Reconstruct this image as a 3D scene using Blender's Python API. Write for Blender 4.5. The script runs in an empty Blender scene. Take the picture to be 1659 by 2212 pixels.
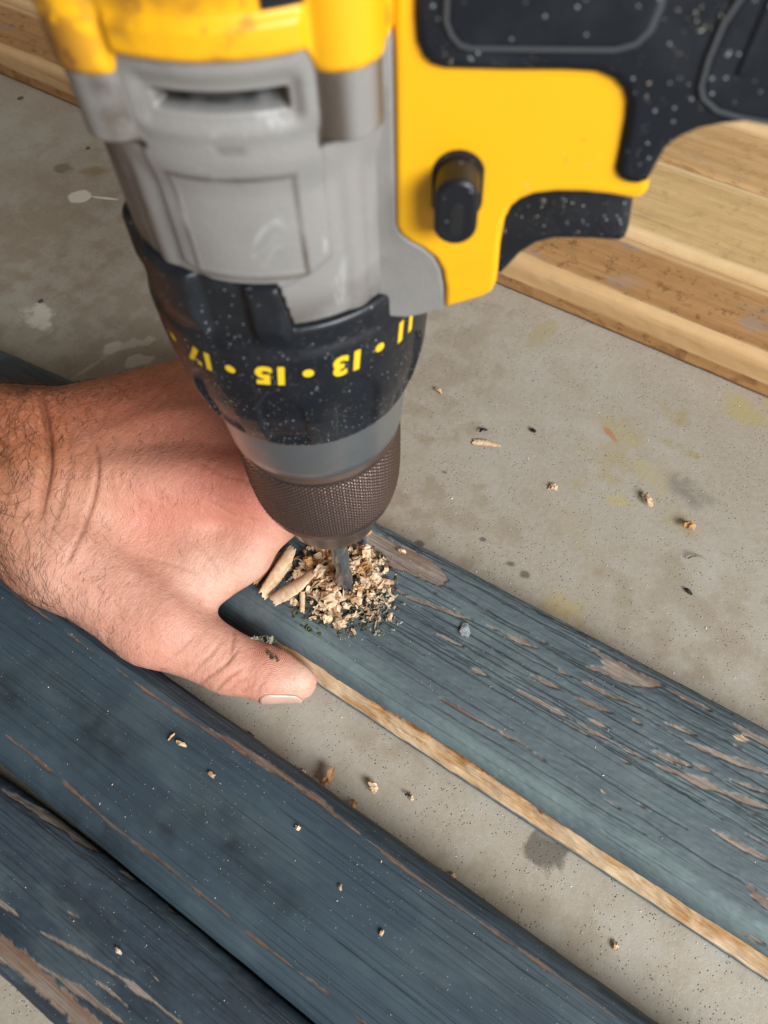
import bpy, math, random
import numpy as np
from mathutils import Vector, Matrix
from mathutils.bvhtree import BVHTree

# ------------------------------------------------------------------ camera, world, lamps, exposure
scene = bpy.context.scene
COL = scene.collection
# camera axes in world space (columns right, up, back); boards run along world X, drill axis is world Z
CAM_X = Vector((0.83529062, 0.54922505, -0.02532624))
CAM_Y = Vector((-0.46311831, 0.72766728, 0.50598592))
CAM_Z = Vector((0.29632922, -0.41091625, 0.86216984))
CAM_LOC = Vector((0.07904, -0.08319, 0.26635))
cam_data = bpy.data.cameras.new("camera")
cam_data.sensor_fit = 'VERTICAL'; cam_data.sensor_height = 36.0
cam_data.lens = 36.0 * 1600.0 / 2212.0
cam_data.clip_start = 0.005; cam_data.clip_end = 50
cam_data.dof.use_dof = True
cam_data.dof.focus_distance = 0.262
cam_data.dof.aperture_fstop = 19.0
cam_data.dof.aperture_blades = 7
cam = bpy.data.objects.new("camera", cam_data); COL.objects.link(cam)
m = Matrix.Identity(4)
for i in range(3):
    m[i][0], m[i][1], m[i][2], m[i][3] = CAM_X[i], CAM_Y[i], CAM_Z[i], CAM_LOC[i]
cam.matrix_world = m
scene.camera = cam

world = bpy.data.worlds.new("World"); scene.world = world; world.use_nodes = True
bg = world.node_tree.nodes["Background"]
bg.inputs[0].default_value = (1.0, 0.88, 0.74, 1); bg.inputs[1].default_value = 0.18

def area(name, loc, target, sx, sy, power, color):
    l = bpy.data.lights.new(name, 'AREA'); l.shape = 'RECTANGLE'; l.size = sx; l.size_y = sy
    l.energy = power; l.color = color
    o = bpy.data.objects.new(name, l); COL.objects.link(o); o.location = loc
    d = (Vector(target) - Vector(loc)).normalized()
    o.rotation_euler = d.to_track_quat('-Z', 'Y').to_euler()
    return o
# daylight through the open door to the right of the picture
area("door_daylight", (1.36, -0.42, 0.92), (0, 0, 0.05), 0.90, 0.70, 53, (0.92, 0.97, 1.0))
scene.view_settings.view_transform = 'Standard'
scene.view_settings.look = 'None'
scene.view_settings.exposure = 0.0
scene.view_settings.gamma = 1.0
scene.view_settings.use_curve_mapping = False
scene.render.engine = 'CYCLES'
scene.cycles.use_denoising = True
scene.cycles.max_bounces = 8

rng = np.random.default_rng(7)
random.seed(7)
MM = 0.001

# ------------------------------------------------------------------ measuring: pixel of the 1659 x 2212 view -> point of the place
def ray_dir(px, py):
    return (CAM_X * ((px - 829.5) / 1600.0) - CAM_Y * ((py - 1106.0) / 1600.0) - CAM_Z)
def at(px, py, z):
    d = ray_dir(px, py); t = (z * MM - CAM_LOC.z) / d.z
    p = CAM_LOC + d * t
    return np.array((p.x, p.y, p.z)) * 1000.0          # millimetres

# ------------------------------------------------------------------ numpy noise
def _h(ix, iy, iz, seed):
    n = (ix.astype(np.int64) * 374761393 + iy.astype(np.int64) * 668265263 + iz.astype(np.int64) * 2147483647 + seed * 1274126177) & 0xffffffff
    n = ((n ^ (n >> 13)) * 1274126177) & 0xffffffff
    n = ((n ^ (n >> 16)) * 2246822519) & 0xffffffff
    return ((n ^ (n >> 15)) & 0xffffff) / float(0xffffff) * 2 - 1
def noise3(x, y, z, seed=0):
    x, y, z = np.broadcast_arrays(np.asarray(x, float), np.asarray(y, float), np.asarray(z, float))
    ix, iy, iz = np.floor(x), np.floor(y), np.floor(z)
    fx, fy, fz = x - ix, y - iy, z - iz
    fx, fy, fz = [f * f * f * (f * (f * 6 - 15) + 10) for f in (fx, fy, fz)]
    r = 0
    for dx in (0, 1):
        for dy in (0, 1):
            for dz in (0, 1):
                w = (fx if dx else 1 - fx) * (fy if dy else 1 - fy) * (fz if dz else 1 - fz)
                r = r + w * _h(ix + dx, iy + dy, iz + dz, seed)
    return r
def fbm(x, y, z=0.0, seed=0, octaves=4, gain=0.5):
    a, s, f = 1.0, 0.0, 1.0
    for o in range(octaves):
        s = s + a * noise3(np.asarray(x) * f, np.asarray(y) * f, np.asarray(z) * f, seed + o * 17)
        a *= gain; f *= 2.03
    return s
def sst(a, b, x):
    t = np.clip((np.asarray(x, float) - a) / (b - a), 0, 1)
    return t * t * (3 - 2 * t)

# ------------------------------------------------------------------ mesh helpers (coordinates in millimetres)
def mesh_np(verts, faces, smooth=True, attrs=None):
    me = bpy.data.meshes.new("mesh")
    verts = np.asarray(verts, dtype=np.float32) * MM
    faces = np.asarray(faces, dtype=np.int32)
    nv, nf, k = len(verts), len(faces), faces.shape[1]
    me.vertices.add(nv); me.vertices.foreach_set("co", verts.ravel())
    me.loops.add(nf * k); me.loops.foreach_set("vertex_index", faces.ravel())
    me.polygons.add(nf)
    me.polygons.foreach_set("loop_start", np.arange(0, nf * k, k, dtype=np.int32))
    me.polygons.foreach_set("loop_total", np.full(nf, k, dtype=np.int32))
    me.polygons.foreach_set("use_smooth", np.full(nf, smooth, dtype=bool))
    me.update(calc_edges=True); me.validate()
    for n, a in (attrs or {}).items():
        at_ = me.attributes.new(n, 'FLOAT', 'POINT'); at_.data.foreach_set("value", np.asarray(a, np.float32).ravel())
    return me
def link(name, me, mat=None, parent=None):
    o = bpy.data.objects.new(name, me); COL.objects.link(o)
    if mat is not None and not len(me.materials): me.materials.append(mat)
    if parent is not None: o.parent = parent
    return o
def empty(name, loc=(0, 0, 0), rz=0.0):
    o = bpy.data.objects.new(name, None); COL.objects.link(o)
    o.empty_display_size = 0.01; o.location = loc; o.rotation_euler = (0, 0, rz)
    return o
def tag(o, label=None, cat=None, group=None, kind=None):
    if label: o["label"] = label
    if cat: o["category"] = cat
    if group: o["group"] = group
    if kind: o["kind"] = kind
    return o
def grid_faces(nu, nv, close_u=False, close_v=False, off=0):
    u = np.arange(nu if close_u else nu - 1); v = np.arange(nv if close_v else nv - 1)
    U, V = np.meshgrid(u, v, indexing='ij')
    U2, V2 = (U + 1) % nu, (V + 1) % nv
    return np.stack([U * nv + V, U2 * nv + V, U2 * nv + V2, U * nv + V2], -1).reshape(-1, 4) + off

# ------------------------------------------------------------------ node helpers
class Mat:
    def __init__(self, name):
        self.m = bpy.data.materials.new(name); self.m.use_nodes = True
        self.nt = self.m.node_tree; self.b = self.nt.nodes["Principled BSDF"]
        self.tc = None
    def n(self, t, **kw):
        nd = self.nt.nodes.new(t)
        for k, v in kw.items(): setattr(nd, k, v)
        return nd
    def put(self, sock, v):
        if isinstance(v, bpy.types.NodeSocket): self.nt.links.new(v, sock)
        elif isinstance(v, (tuple, list)):
            sock.default_value = tuple(v) + ((1,) if len(v) == 3 and sock.type == 'RGBA' else ())
        else: sock.default_value = v
    def co(self, scale=(1, 1, 1), loc=(0, 0, 0), rot=(0, 0, 0)):
        if self.tc is None: self.tc = self.n('ShaderNodeTexCoord')
        mp = self.n('ShaderNodeMapping')
        mp.inputs['Scale'].default_value = scale; mp.inputs['Location'].default_value = loc; mp.inputs['Rotation'].default_value = rot
        self.nt.links.new(self.tc.outputs['Object'], mp.inputs['Vector'])
        return mp.outputs[0]
    def noise(self, vec, scale=1.0, detail=4, rough=0.55, dist=0.0):
        nd = self.n('ShaderNodeTexNoise'); self.put(nd.inputs['Vector'], vec)
        nd.inputs['Scale'].default_value = scale; nd.inputs['Detail'].default_value = detail
        nd.inputs['Roughness'].default_value = rough; nd.inputs['Distortion'].default_value = dist
        return nd.outputs['Fac']
    def voro(self, vec, scale=1.0, feature='F1', rand=1.0):
        nd = self.n('ShaderNodeTexVoronoi', feature=feature); self.put(nd.inputs['Vector'], vec)
        nd.inputs['Scale'].default_value = scale; nd.inputs['Randomness'].default_value = rand
        return nd.outputs['Distance']
    def rng(self, v, a, b, c=0.0, d=1.0, smooth=True):
        nd = self.n('ShaderNodeMapRange'); nd.interpolation_type = 'SMOOTHSTEP' if smooth else 'LINEAR'
        self.put(nd.inputs[0], v)
        for i, x in enumerate((a, b, c, d)): nd.inputs[i + 1].default_value = x
        return nd.outputs[0]
    def math(self, op, a, b=0.0, c=0.0, clamp=False):
        nd = self.n('ShaderNodeMath', operation=op); nd.use_clamp = clamp
        self.put(nd.inputs[0], a); self.put(nd.inputs[1], b)
        if op in ('MULTIPLY_ADD',): self.put(nd.inputs[2], c)
        return nd.outputs[0]
    def mix(self, f, a, b, blend='MIX'):
        nd = self.n('ShaderNodeMix', data_type='RGBA'); nd.blend_type = blend
        self.put(nd.inputs[0], f); self.put(nd.inputs[6], a); self.put(nd.inputs[7], b)
        return nd.outputs[2]
    def attr(self, name):
        return self.n('ShaderNodeAttribute', attribute_name=name).outputs['Fac']
    def bump(self, h, dist, strength=1.0, normal=None):
        nd = self.n('ShaderNodeBump'); nd.inputs['Distance'].default_value = dist; nd.inputs['Strength'].default_value = strength
        self.put(nd.inputs['Height'], h)
        if normal is not None: self.put(nd.inputs['Normal'], normal)
        return nd.outputs[0]
    def done(self, color=None, rough=None, metal=None, normal=None, spec=None, **kw):
        b = self.b
        if color is not None: self.put(b.inputs['Base Color'], color)
        if rough is not None: self.put(b.inputs['Roughness'], rough)
        if metal is not None: self.put(b.inputs['Metallic'], metal)
        if normal is not None: self.put(b.inputs['Normal'], normal)
        if spec is not None: self.put(b.inputs['Specular IOR Level'], spec)
        for k, v in kw.items(): self.put(b.inputs[k], v)
        return self.m

# ------------------------------------------------------------------ materials
def concrete():
    M = Mat("concrete")
    c = M.co()
    big = M.noise(c, 9, 5, 0.6); mid = M.noise(c, 38, 6, 0.65); fine = M.noise(c, 420, 4, 0.7); vf = M.noise(c, 1500, 2, 0.6)
    col = M.mix(M.rng(big, 0.35, 0.65), (0.34, 0.285, 0.22), (0.43, 0.39, 0.33))
    col = M.mix(M.rng(mid, 0.3, 0.72), col, (0.335, 0.275, 0.205))
    col = M.mix(M.math('MULTIPLY', M.rng(fine, 0.3, 0.7), 0.40), col, (0.44, 0.405, 0.35))
    pv = M.voro(c, 700); pm = M.math('MULTIPLY', M.rng(pv, 0.10, 0.22, 1, 0), M.rng(M.noise(c, 90, 3), 0.42, 0.58))
    col = M.mix(M.math('MULTIPLY', pm, 0.85), col, (0.11, 0.095, 0.08))
    lp = M.math('MULTIPLY', M.rng(M.voro(M.co(loc=(.3, .1, 0)), 520), 0.07, 0.13, 1, 0), 0.55)
    col = M.mix(lp, col, (0.62, 0.57, 0.50))
    wob = M.n('ShaderNodeTexNoise'); M.put(wob.inputs['Vector'], c); wob.inputs['Scale'].default_value = 85; wob.inputs['Detail'].default_value = 5
    def stain(px, py, rx, ry, ang, colr, alpha, soft=0.6, wobble=0.9):
        nonlocal col
        p = at(px, py, 0) * MM
        mp = M.n('ShaderNodeMapping'); mp.vector_type = 'TEXTURE'
        mp.inputs['Location'].default_value = (p[0], p[1], 0); mp.inputs['Rotation'].default_value = (0, 0, math.radians(ang))
        mp.inputs['Scale'].default_value = (rx * MM, ry * MM, 1)
        M.nt.links.new(M.tc.outputs['Object'], mp.inputs['Vector'])
        ln = M.n('ShaderNodeVectorMath', operation='LENGTH'); M.put(ln.inputs[0], mp.outputs[0])
        d = M.math('MULTIPLY_ADD', wob.outputs['Fac'], wobble * 2, ln.outputs['Value'])
        d = M.math('SUBTRACT', d, wobble)
        f = M.math('MULTIPLY', M.rng(d, 1.0 - soft, 1.0, 1, 0), alpha)
        col = M.mix(f, col, colr)
        return f
    wet = stain(1192, 1838, 9, 11.5, -20, (0.135, 0.12, 0.10), 0.88, 0.40, 1.5)
    stain(1175, 1770, 12, 5, 0, (0.30, 0.28, 0.25), 0.6, 0.5, 1.0)
    stain(1482, 1068, 13, 9, 10, (0.19, 0.165, 0.14), 0.75, 0.9, 1.6)
    stain(1330, 1078, 7, 4, 0, (0.45, 0.37, 0.17), 0.7, 0.6, 2.0)
    stain(1330, 985, 17, 24, 20, (0.37, 0.30, 0.17), 0.7, 0.95, 2.4)
    stain(1470, 905, 6, 14, 30, (0.33, 0.26, 0.13), 0.7, 0.7, 2.2)
    stain(1465, 960, 8, 4, 0, (0.34, 0.27, 0.13), 0.7, 0.7, 2.2)
    stain(1222, 1305, 8, 9, 30, (0.42, 0.33, 0.15), 0.7, 0.8, 1.8)
    stain(1605, 885, 14, 9, 20, (0.38, 0.31, 0.13), 0.7, 0.8, 2.4)
    stain(1170, 720, 5, 15, -10, (0.36, 0.30, 0.17), 0.7, 0.5, 1.4)
    stain(1410, 1040, 6, 24, 55, (0.40, 0.34, 0.20), 0.65, 0.6, 1.6)
    stain(1255, 1150, 8, 20, 40, (0.37, 0.31, 0.21), 0.55, 0.7, 1.8)
    for q_ in ((700, 1050, 60, 40), (1250, 1450, 70, 22), (1500, 1330, 40, 30), (1000, 1120, 40, 14), (960, 780, 30, 50), (350, 700, 90, 60), (60, 500, 50, 90), (820, 1620, 20, 8), (1100, 1950, 40, 10)):  # brown mottling, partly shade painted along the teal board's far side
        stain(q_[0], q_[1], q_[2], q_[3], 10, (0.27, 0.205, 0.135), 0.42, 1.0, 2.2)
    stain(1480, 1130, 4, 10, 40, (0.36, 0.28, 0.15), 0.6, 0.6, 1.4)
    pass
    for px, py, r in ((1100, 1218, 3.2), (1133, 1241, 3.0), (860, 1175, 3.5), (905, 1175, 3.0), (1043, 1165, 2.5), (960, 1020, 2.2)):
        stain(px, py, r, r * .7, 20, (0.12, 0.105, 0.085), 0.85, 0.6, 1.4)
    def line_stain(p1, p2, w, colr, alpha, soft=0.5, wobble=0.8):
        a, b = at(*p1, 0), at(*p2, 0); d = b - a
        q = ((p1[0] + p2[0]) / 2, (p1[1] + p2[1]) / 2)
        stain(q[0], q[1], max(1.0, float(np.hypot(d[0], d[1])) / 2), w, math.degrees(math.atan2(d[1], d[0])), colr, alpha, soft, wobble)
    # white paint scuffs and the drip at the left
    line_stain((40, 705), (125, 650), 11, (0.70, 0.64, 0.56), 0.95, 0.8, 2.2)
    line_stain((218, 778), (262, 735), 4.2, (0.62, 0.56, 0.48), 0.85, 0.5, 1.4)
    line_stain((150, 822), (225, 772), 1.6, (0.60, 0.53, 0.45), 0.55, 0.7, 1.0)
    stain(300, 780, 8, 4, 48, (0.60, 0.54, 0.46), 0.8, 0.6, 2.8)
    stain(280, 745, 10, 3, 48, (0.60, 0.53, 0.45), 0.6, 0.4, 2.4)
    line_stain((146, 425), (200, 424), 6.5, (0.70, 0.63, 0.54), 1.0, 0.25, 0.55)
    line_stain((190, 424), (262, 432), 1.0, (0.76, 0.69, 0.60), 1.0, 0.3, 0.25)
    line_stain((105, 365), (160, 362), 5, (0.17, 0.14, 0.10), 0.7, 0.7, 1.2)
    line_stain((140, 372), (235, 368), 5, (0.25, 0.18, 0.09), 0.7, 0.7, 1.2)
    for px, py, r in ((44, 212, 2.4), (32, 780, 2.4), (88, 650, 2.0), (190, 320, 1.8)):
        stain(px, py, r, r, 0, (0.07, 0.06, 0.05), 0.9, 0.4, 0.6)
    line_stain((1305, 922), (1335, 958), 1.8, (0.42, 0.17, 0.08), 0.75, 0.5, 1.2)
    # fine scratches
    sc = M.noise(M.co((900, 9, 1), rot=(0, 0, 0.75)), 1, 2, 0.4); sc2 = M.noise(M.co((8, 700, 1), rot=(0, 0, 0.3)), 1, 2, 0.4)
    s = M.math('MULTIPLY', M.math('MAXIMUM', M.rng(sc, 0.73, 0.78), M.rng(sc2, 0.74, 0.79)), M.rng(big, 0.45, 0.6))
    col = M.mix(M.math('MULTIPLY', s, 0.14), col, (0.60, 0.57, 0.52))
    h = M.math('SUBTRACT', M.math('ADD', M.math('MULTIPLY', mid, 0.5), M.math('MULTIPLY', fine, 0.35)), pm)
    h = M.math('ADD', h, M.math('MULTIPLY', vf, 0.15))
    rough = M.math('SUBTRACT', M.rng(mid, 0.2, 0.8, 0.42, 0.62), M.math('MULTIPLY', wet, 0.22))
    return M.done(col, rough, normal=M.bump(h, 0.0005, 0.7), spec=0.35)

def painted_wood(name, tone_a, tone_b, grain=0.5, barea=(0.165, 0.118, 0.092), bareb=(0.35, 0.285, 0.23)):
    M = Mat(name)
    c = M.co()
    big = M.noise(M.co((14, 60, 30)), 1, 3, 0.55, 0.4)
    blot = M.noise(c, 70, 4, 0.6)
    col = M.mix(M.rng(big, 0.33, 0.68), tone_a, tone_b)
    col = M.mix(M.math('MULTIPLY', M.rng(blot, 0.48, 0.75), 0.45), col, (tone_b[0] * 1.45, tone_b[1] * 1.35, tone_b[2] * 1.2))
    lines = M.noise(M.co((9, 1150, 300)), 1, 3, 0.6, 0.5)
    lines2 = M.noise(M.co((6, 700, 300), loc=(3, 1, 2)), 1, 2, 0.5, 0.4)
    lm = M.rng(lines, 0.60, 0.70); lm2 = M.math('MULTIPLY', M.rng(lines2, 0.60, 0.66), 0.55)
    col = M.mix(M.math('MULTIPLY', lm, grain), col, (tone_a[0] * .28, tone_a[1] * .28, tone_a[2] * .28))
    col = M.mix(M.math('MULTIPLY', lm2, grain * 0.8), col, (tone_a[0] * .3, tone_a[1] * .3, tone_a[2] * .3))
    col = M.mix(M.math('MULTIPLY', M.attr("smudge"), 0.6), col, (0.010, 0.013, 0.017))  # real smudges, plus shade painted under the hand and on a far edge
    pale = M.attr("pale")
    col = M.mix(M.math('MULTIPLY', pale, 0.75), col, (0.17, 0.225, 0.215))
    # bare weathered wood where the paint has come off
    wn = M.noise(M.co((35, 1400, 500)), 1, 4, 0.65, 0.5); wn2 = M.noise(c, 120, 3)
    bare = M.mix(M.rng(wn, 0.35, 0.7), barea, bareb)
    bare = M.mix(M.math('MULTIPLY', M.rng(wn2, 0.45, 0.7), 0.6), bare, (0.20, 0.17, 0.145))
    bare = M.mix(M.attr("rust"), bare, (0.175, 0.085, 0.048))
    bm = M.attr("bare")
    col = M.mix(bm, col, bare)
    fw = M.noise(M.co((28, 900, 700), loc=(1, 2, 0)), 1, 4, 0.6, 1.5); fw2 = M.noise(M.co((45, 90, 60)), 1, 3, 0.6, 1.0)
    fresh = M.mix(M.rng(fw, 0.3, 0.72), (0.46, 0.22, 0.08), (0.70, 0.44, 0.21))
    fresh = M.mix(M.math('MULTIPLY', M.rng(fw2, 0.42, 0.62), 0.65), fresh, (0.82, 0.63, 0.42))
    fresh = M.mix(M.attr("rust"), fresh, (0.30, 0.10, 0.02))
    fm = M.attr("fresh")
    col = M.mix(fm, col, fresh)
    col = M.mix(M.math('MULTIPLY', M.attr("crack"), 0.65), col, (0.014, 0.014, 0.015))
    # settled pale dust
    dv = M.rng(M.voro(M.co(loc=(.2, .7, 0)), 620), 0.06, 0.12, 1, 0); dn = M.rng(M.noise(c, 40, 2), 0.42, 0.6)
    dm = M.math('MULTIPLY', M.math('MULTIPLY', dv, dn), 0.4)
    col = M.mix(dm, col, (0.62, 0.58, 0.52))
    rough = M.rng(M.math('MAXIMUM', bm, fm), 0, 1, 0.50, 0.75)
    rough = M.math('ADD', rough, M.math('MULTIPLY', blot, 0.12))
    h = M.math('SUBTRACT', M.math('MULTIPLY', blot, 0.25), M.math('MULTIPLY', M.math('MAXIMUM', lm, lm2), 0.9))
    h = M.math('ADD', h, M.math('MULTIPLY', M.math('MULTIPLY', wn, M.math('MAXIMUM', bm, fm)), 0.8))
    return M.done(col, rough, normal=M.bump(h, 0.00028, 0.8), spec=0.42)

def bare_timber(name, a, b, cedge, dark=0.4):
    M = Mat(name)
    c = M.co()
    g = M.noise(M.co((6, 170, 150)), 1, 3, 0.5, 0.6); g2 = M.noise(M.co((20, 900, 500)), 1, 3, 0.6)
    sp = M.noise(c, 160, 5, 0.7); bl = M.noise(M.co((30, 70, 1)), 1, 3)
    col = M.mix(M.rng(g, 0.32, 0.68), a, b)
    col = M.mix(M.math('MULTIPLY', M.rng(g2, 0.5, 0.75), 0.35), col, (a[0] * .55, a[1] * .5, a[2] * .45))
    col = M.mix(M.math('MULTIPLY', M.rng(sp, 0.52, 0.68), dark), col, (a[0] * .38, a[1] * .33, a[2] * .3))
    col = M.mix(M.math('MULTIPLY', M.rng(bl, 0.58, 0.7), dark * 0.7), col, (0.26, 0.24, 0.25))
    e = M.mix(M.rng(g, 0.3, 0.7), cedge, (cedge[0] * .86, cedge[1] * .8, cedge[2] * .72))
    col = M.mix(M.attr("fresh"), col, e)
    col = M.mix(M.attr("rust"), col, (0.22, 0.09, 0.03))
    return M.done(col, 0.62, normal=M.bump(M.math('ADD', g2, sp), 0.0003, 0.5), spec=0.3)

def plastic(name, col, rough=0.4, dirt=0.0, dirtc=(0.1, 0.06, 0.03), bump=0.15, bscale=900, dust=0.0, metal=0.0, spec=0.5, var=0.25):
    M = Mat(name)
    c = M.co()
    n1 = M.noise(c, 60, 5, 0.65); n2 = M.noise(c, bscale, 3, 0.6); n3 = M.noise(c, 22, 4, 0.7, 0.5)
    k = M.mix(M.math('MULTIPLY', M.rng(n1, 0.35, 0.7), var), col, tuple(x * 0.62 for x in col))
    if dirt: k = M.mix(M.math('MULTIPLY', M.rng(n3, 0.54, 0.70), dirt), k, dirtc)
    if dust:
        dv = M.rng(M.voro(c, 760), 0.08, 0.16, 1, 0); dn = M.rng(M.noise(c, 120, 3), 0.40, 0.6)
        k = M.mix(M.math('MULTIPLY', M.math('MULTIPLY', dv, dn), dust), k, (0.42, 0.44, 0.46))
        k = M.mix(M.math('MULTIPLY', M.rng(n1, 0.45, 0.75), dust * 0.05), k, (0.30, 0.32, 0.35))
    r = M.math('ADD', rough - 0.08, M.math('MULTIPLY', n1, 0.2))
    if name == "yellow_plastic":
        k = M.mix(M.attr("grime_shade"), k, M.mix(n1, (0.10, 0.035, 0.01), (0.30, 0.12, 0.02)))
    if "gear" in name:
        sc_ = M.noise(M.co((120, 700, 90)), 1, 3, 0.6, 0.6); k = M.mix(M.math('MULTIPLY', M.rng(sc_, 0.60, 0.72), 0.28), k, (0.55, 0.54, 0.52))
        k = M.mix(M.attr("dark"), k, (0.012, 0.012, 0.012))
        k = M.mix(M.math('MULTIPLY', M.attr("grime_shade"), M.rng(n1, 0.25, 0.6)), k, (0.07, 0.05, 0.035))
    return M.done(k, r, metal=metal, normal=M.bump(n2, 0.00012, bump), spec=spec)

MAT = dict(
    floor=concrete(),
    paint_a=painted_wood("weathered_teal_paint", (0.082, 0.107, 0.119), (0.110, 0.139, 0.150), 0.32),
    paint_b=painted_wood("dark_slate_paint", (0.036, 0.056, 0.074), (0.046, 0.072, 0.092), 0.30, (0.085, 0.055, 0.04), (0.25, 0.18, 0.135)),
    paint_c=painted_wood("dark_blue_paint", (0.030, 0.045, 0.061), (0.040, 0.058, 0.077), 0.28, (0.15, 0.115, 0.09), (0.31, 0.25, 0.20)),
    timber1=bare_timber("stained_timber", (0.385, 0.195, 0.075), (0.46, 0.25, 0.10), (0.70, 0.46, 0.235), 0.65),
    timber2=bare_timber("pale_timber", (0.58, 0.375, 0.165), (0.64, 0.43, 0.20), (0.73, 0.51, 0.27), 0.25),
    timber3=bare_timber("orange_timber", (0.50, 0.29, 0.12), (0.58, 0.36, 0.165), (0.66, 0.42, 0.20), 0.25),
    yellow=plastic("yellow_plastic", (0.84, 0.40, 0.004), 0.42, dirt=0.85, dirtc=(0.20, 0.075, 0.012), bump=0.10, var=0.10),
    yellow2=plastic("yellow_panel_plastic", (0.86, 0.42, 0.003), 0.40, dirt=0.12, dirtc=(0.40, 0.19, 0.01), bump=0.10, var=0.06),
    gear=plastic("grey_gear_casing", (0.265, 0.25, 0.237), 0.48, dirt=0.35, dirtc=(0.13, 0.10, 0.08), bump=0.7, bscale=1400, metal=0.12, var=0.3),
    black=plastic("black_plastic", (0.007, 0.0085, 0.012), 0.34, bump=0.3, dust=0.8, spec=0.38),
    rubber=plastic("black_rubber", (0.007, 0.009, 0.0135), 0.50, bump=0.5, bscale=1800, dust=0.85, spec=0.25),
    ring=plastic("grey_ring_metal", (0.27, 0.275, 0.28), 0.30, dirt=0.3, dirtc=(0.09, 0.085, 0.08), bump=0.2, dust=0.35, metal=0.75),
    chuck=plastic("brown_steel", (0.215, 0.152, 0.132), 0.26, dirt=0.2, dirtc=(0.12, 0.085, 0.075), bump=0.1, dust=0.25, metal=0.9),
    bit=plastic("dark_steel", (0.27, 0.295, 0.33), 0.24, bump=0.04, dust=0.12, metal=0.85, var=0.1),
    print=plastic("yellow_print", (0.80, 0.52, 0.01), 0.5, bump=0.1, var=0.15),
)

# ------------------------------------------------------------------ floor
floor_v = [(-2500, -2500, 0), (2500, -2500, 0), (2500, 2500, 0), (-2500, 2500, 0)]
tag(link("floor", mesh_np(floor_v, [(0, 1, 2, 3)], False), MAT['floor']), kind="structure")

# ------------------------------------------------------------------ boards
def seg_mask(X, Y, pts, w, seed, taper=True):
    """1 inside a wavering streak that follows the polyline pts (x, y in mm), half width w."""
    best = np.full(X.shape, 1e9); along = np.zeros(X.shape)
    L = [0.0]
    for (a, b) in zip(pts[:-1], pts[1:]): L.append(L[-1] + math.hypot(b[0] - a[0], b[1] - a[1]))
    for i, (a, b) in enumerate(zip(pts[:-1], pts[1:])):
        dx, dy = b[0] - a[0], b[1] - a[1]; l2 = dx * dx + dy * dy + 1e-9
        t = np.clip(((X - a[0]) * dx + (Y - a[1]) * dy) / l2, 0, 1)
        d = np.hypot(X - a[0] - t * dx, Y - a[1] - t * dy)
        k = d < best; best = np.where(k, d, best); along = np.where(k, (L[i] + t * (L[i + 1] - L[i])) / L[-1], along)
    ww = w * (0.75 + 0.75 * noise3(X / 7.0, Y / 40.0, 0, seed)) * (np.sqrt(np.clip(4 * along * (1 - along), 0, 1)) * 0.8 + 0.25 if taper else 1)
    rag = 0.17 * fbm(X / 2.0, Y / 0.9, 0, seed + 3, 3)
    return sst(0.12, -0.12, best - ww + rag)

def poly_mask(X, Y, pts, seed, rag=0.5):
    inside = np.zeros(X.shape, bool); dist = np.full(X.shape, 1e9)
    n = len(pts)
    for i in range(n):
        (x1, y1), (x2, y2) = pts[i], pts[(i + 1) % n]
        c = ((y1 > Y) != (y2 > Y)) & (X < (x2 - x1) * (Y - y1) / (y2 - y1 + 1e-12) + x1)
        inside ^= c
        dx, dy = x2 - x1, y2 - y1
        t = np.clip(((X - x1) * dx + (Y - y1) * dy) / (dx * dx + dy * dy + 1e-9), 0, 1)
        dist = np.minimum(dist, np.hypot(X - x1 - t * dx, Y - y1 - t * dy))
    sd = np.where(inside, -dist, dist) + rag * fbm(X / 2.2, Y / 1.2, 0, seed, 4)
    return sst(0.12, -0.12, sd)

def cracks(X, Y, count, x0, x1, ylist, seed, wid=0.28, wav=1.0):
    r = np.random.default_rng(seed); m_ = np.zeros(X.shape)
    for i in range(count):
        yc = r.choice(ylist) if not callable(ylist) else ylist(r)
        l = r.uniform(12, 85); a = r.uniform(x0 - 20, x1); b = a + l
        sel = (X > a) & (X < b) & (np.abs(Y - yc) < 4)
        if not sel.any(): continue
        xs, ys = X[sel], Y[sel]
        path = yc + 0.012 * (xs - a) * r.uniform(-1, 1) + wav * (0.7 * noise3(xs / 11, i, 0, seed) + 0.25 * noise3(xs / 2.4, i, 3, seed))
        e = np.minimum(xs - a, b - xs) / (l * 0.5)
        w = wid * r.uniform(0.6, 1.4) * (0.35 + 0.65 * np.clip(e * 2, 0, 1)) * (0.8 + 0.6 * noise3(xs / 5, i, 8, seed))
        m_[sel] = np.maximum(m_[sel], sst(w + 0.30, w - 0.10, np.abs(ys - path)))
    return m_

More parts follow.
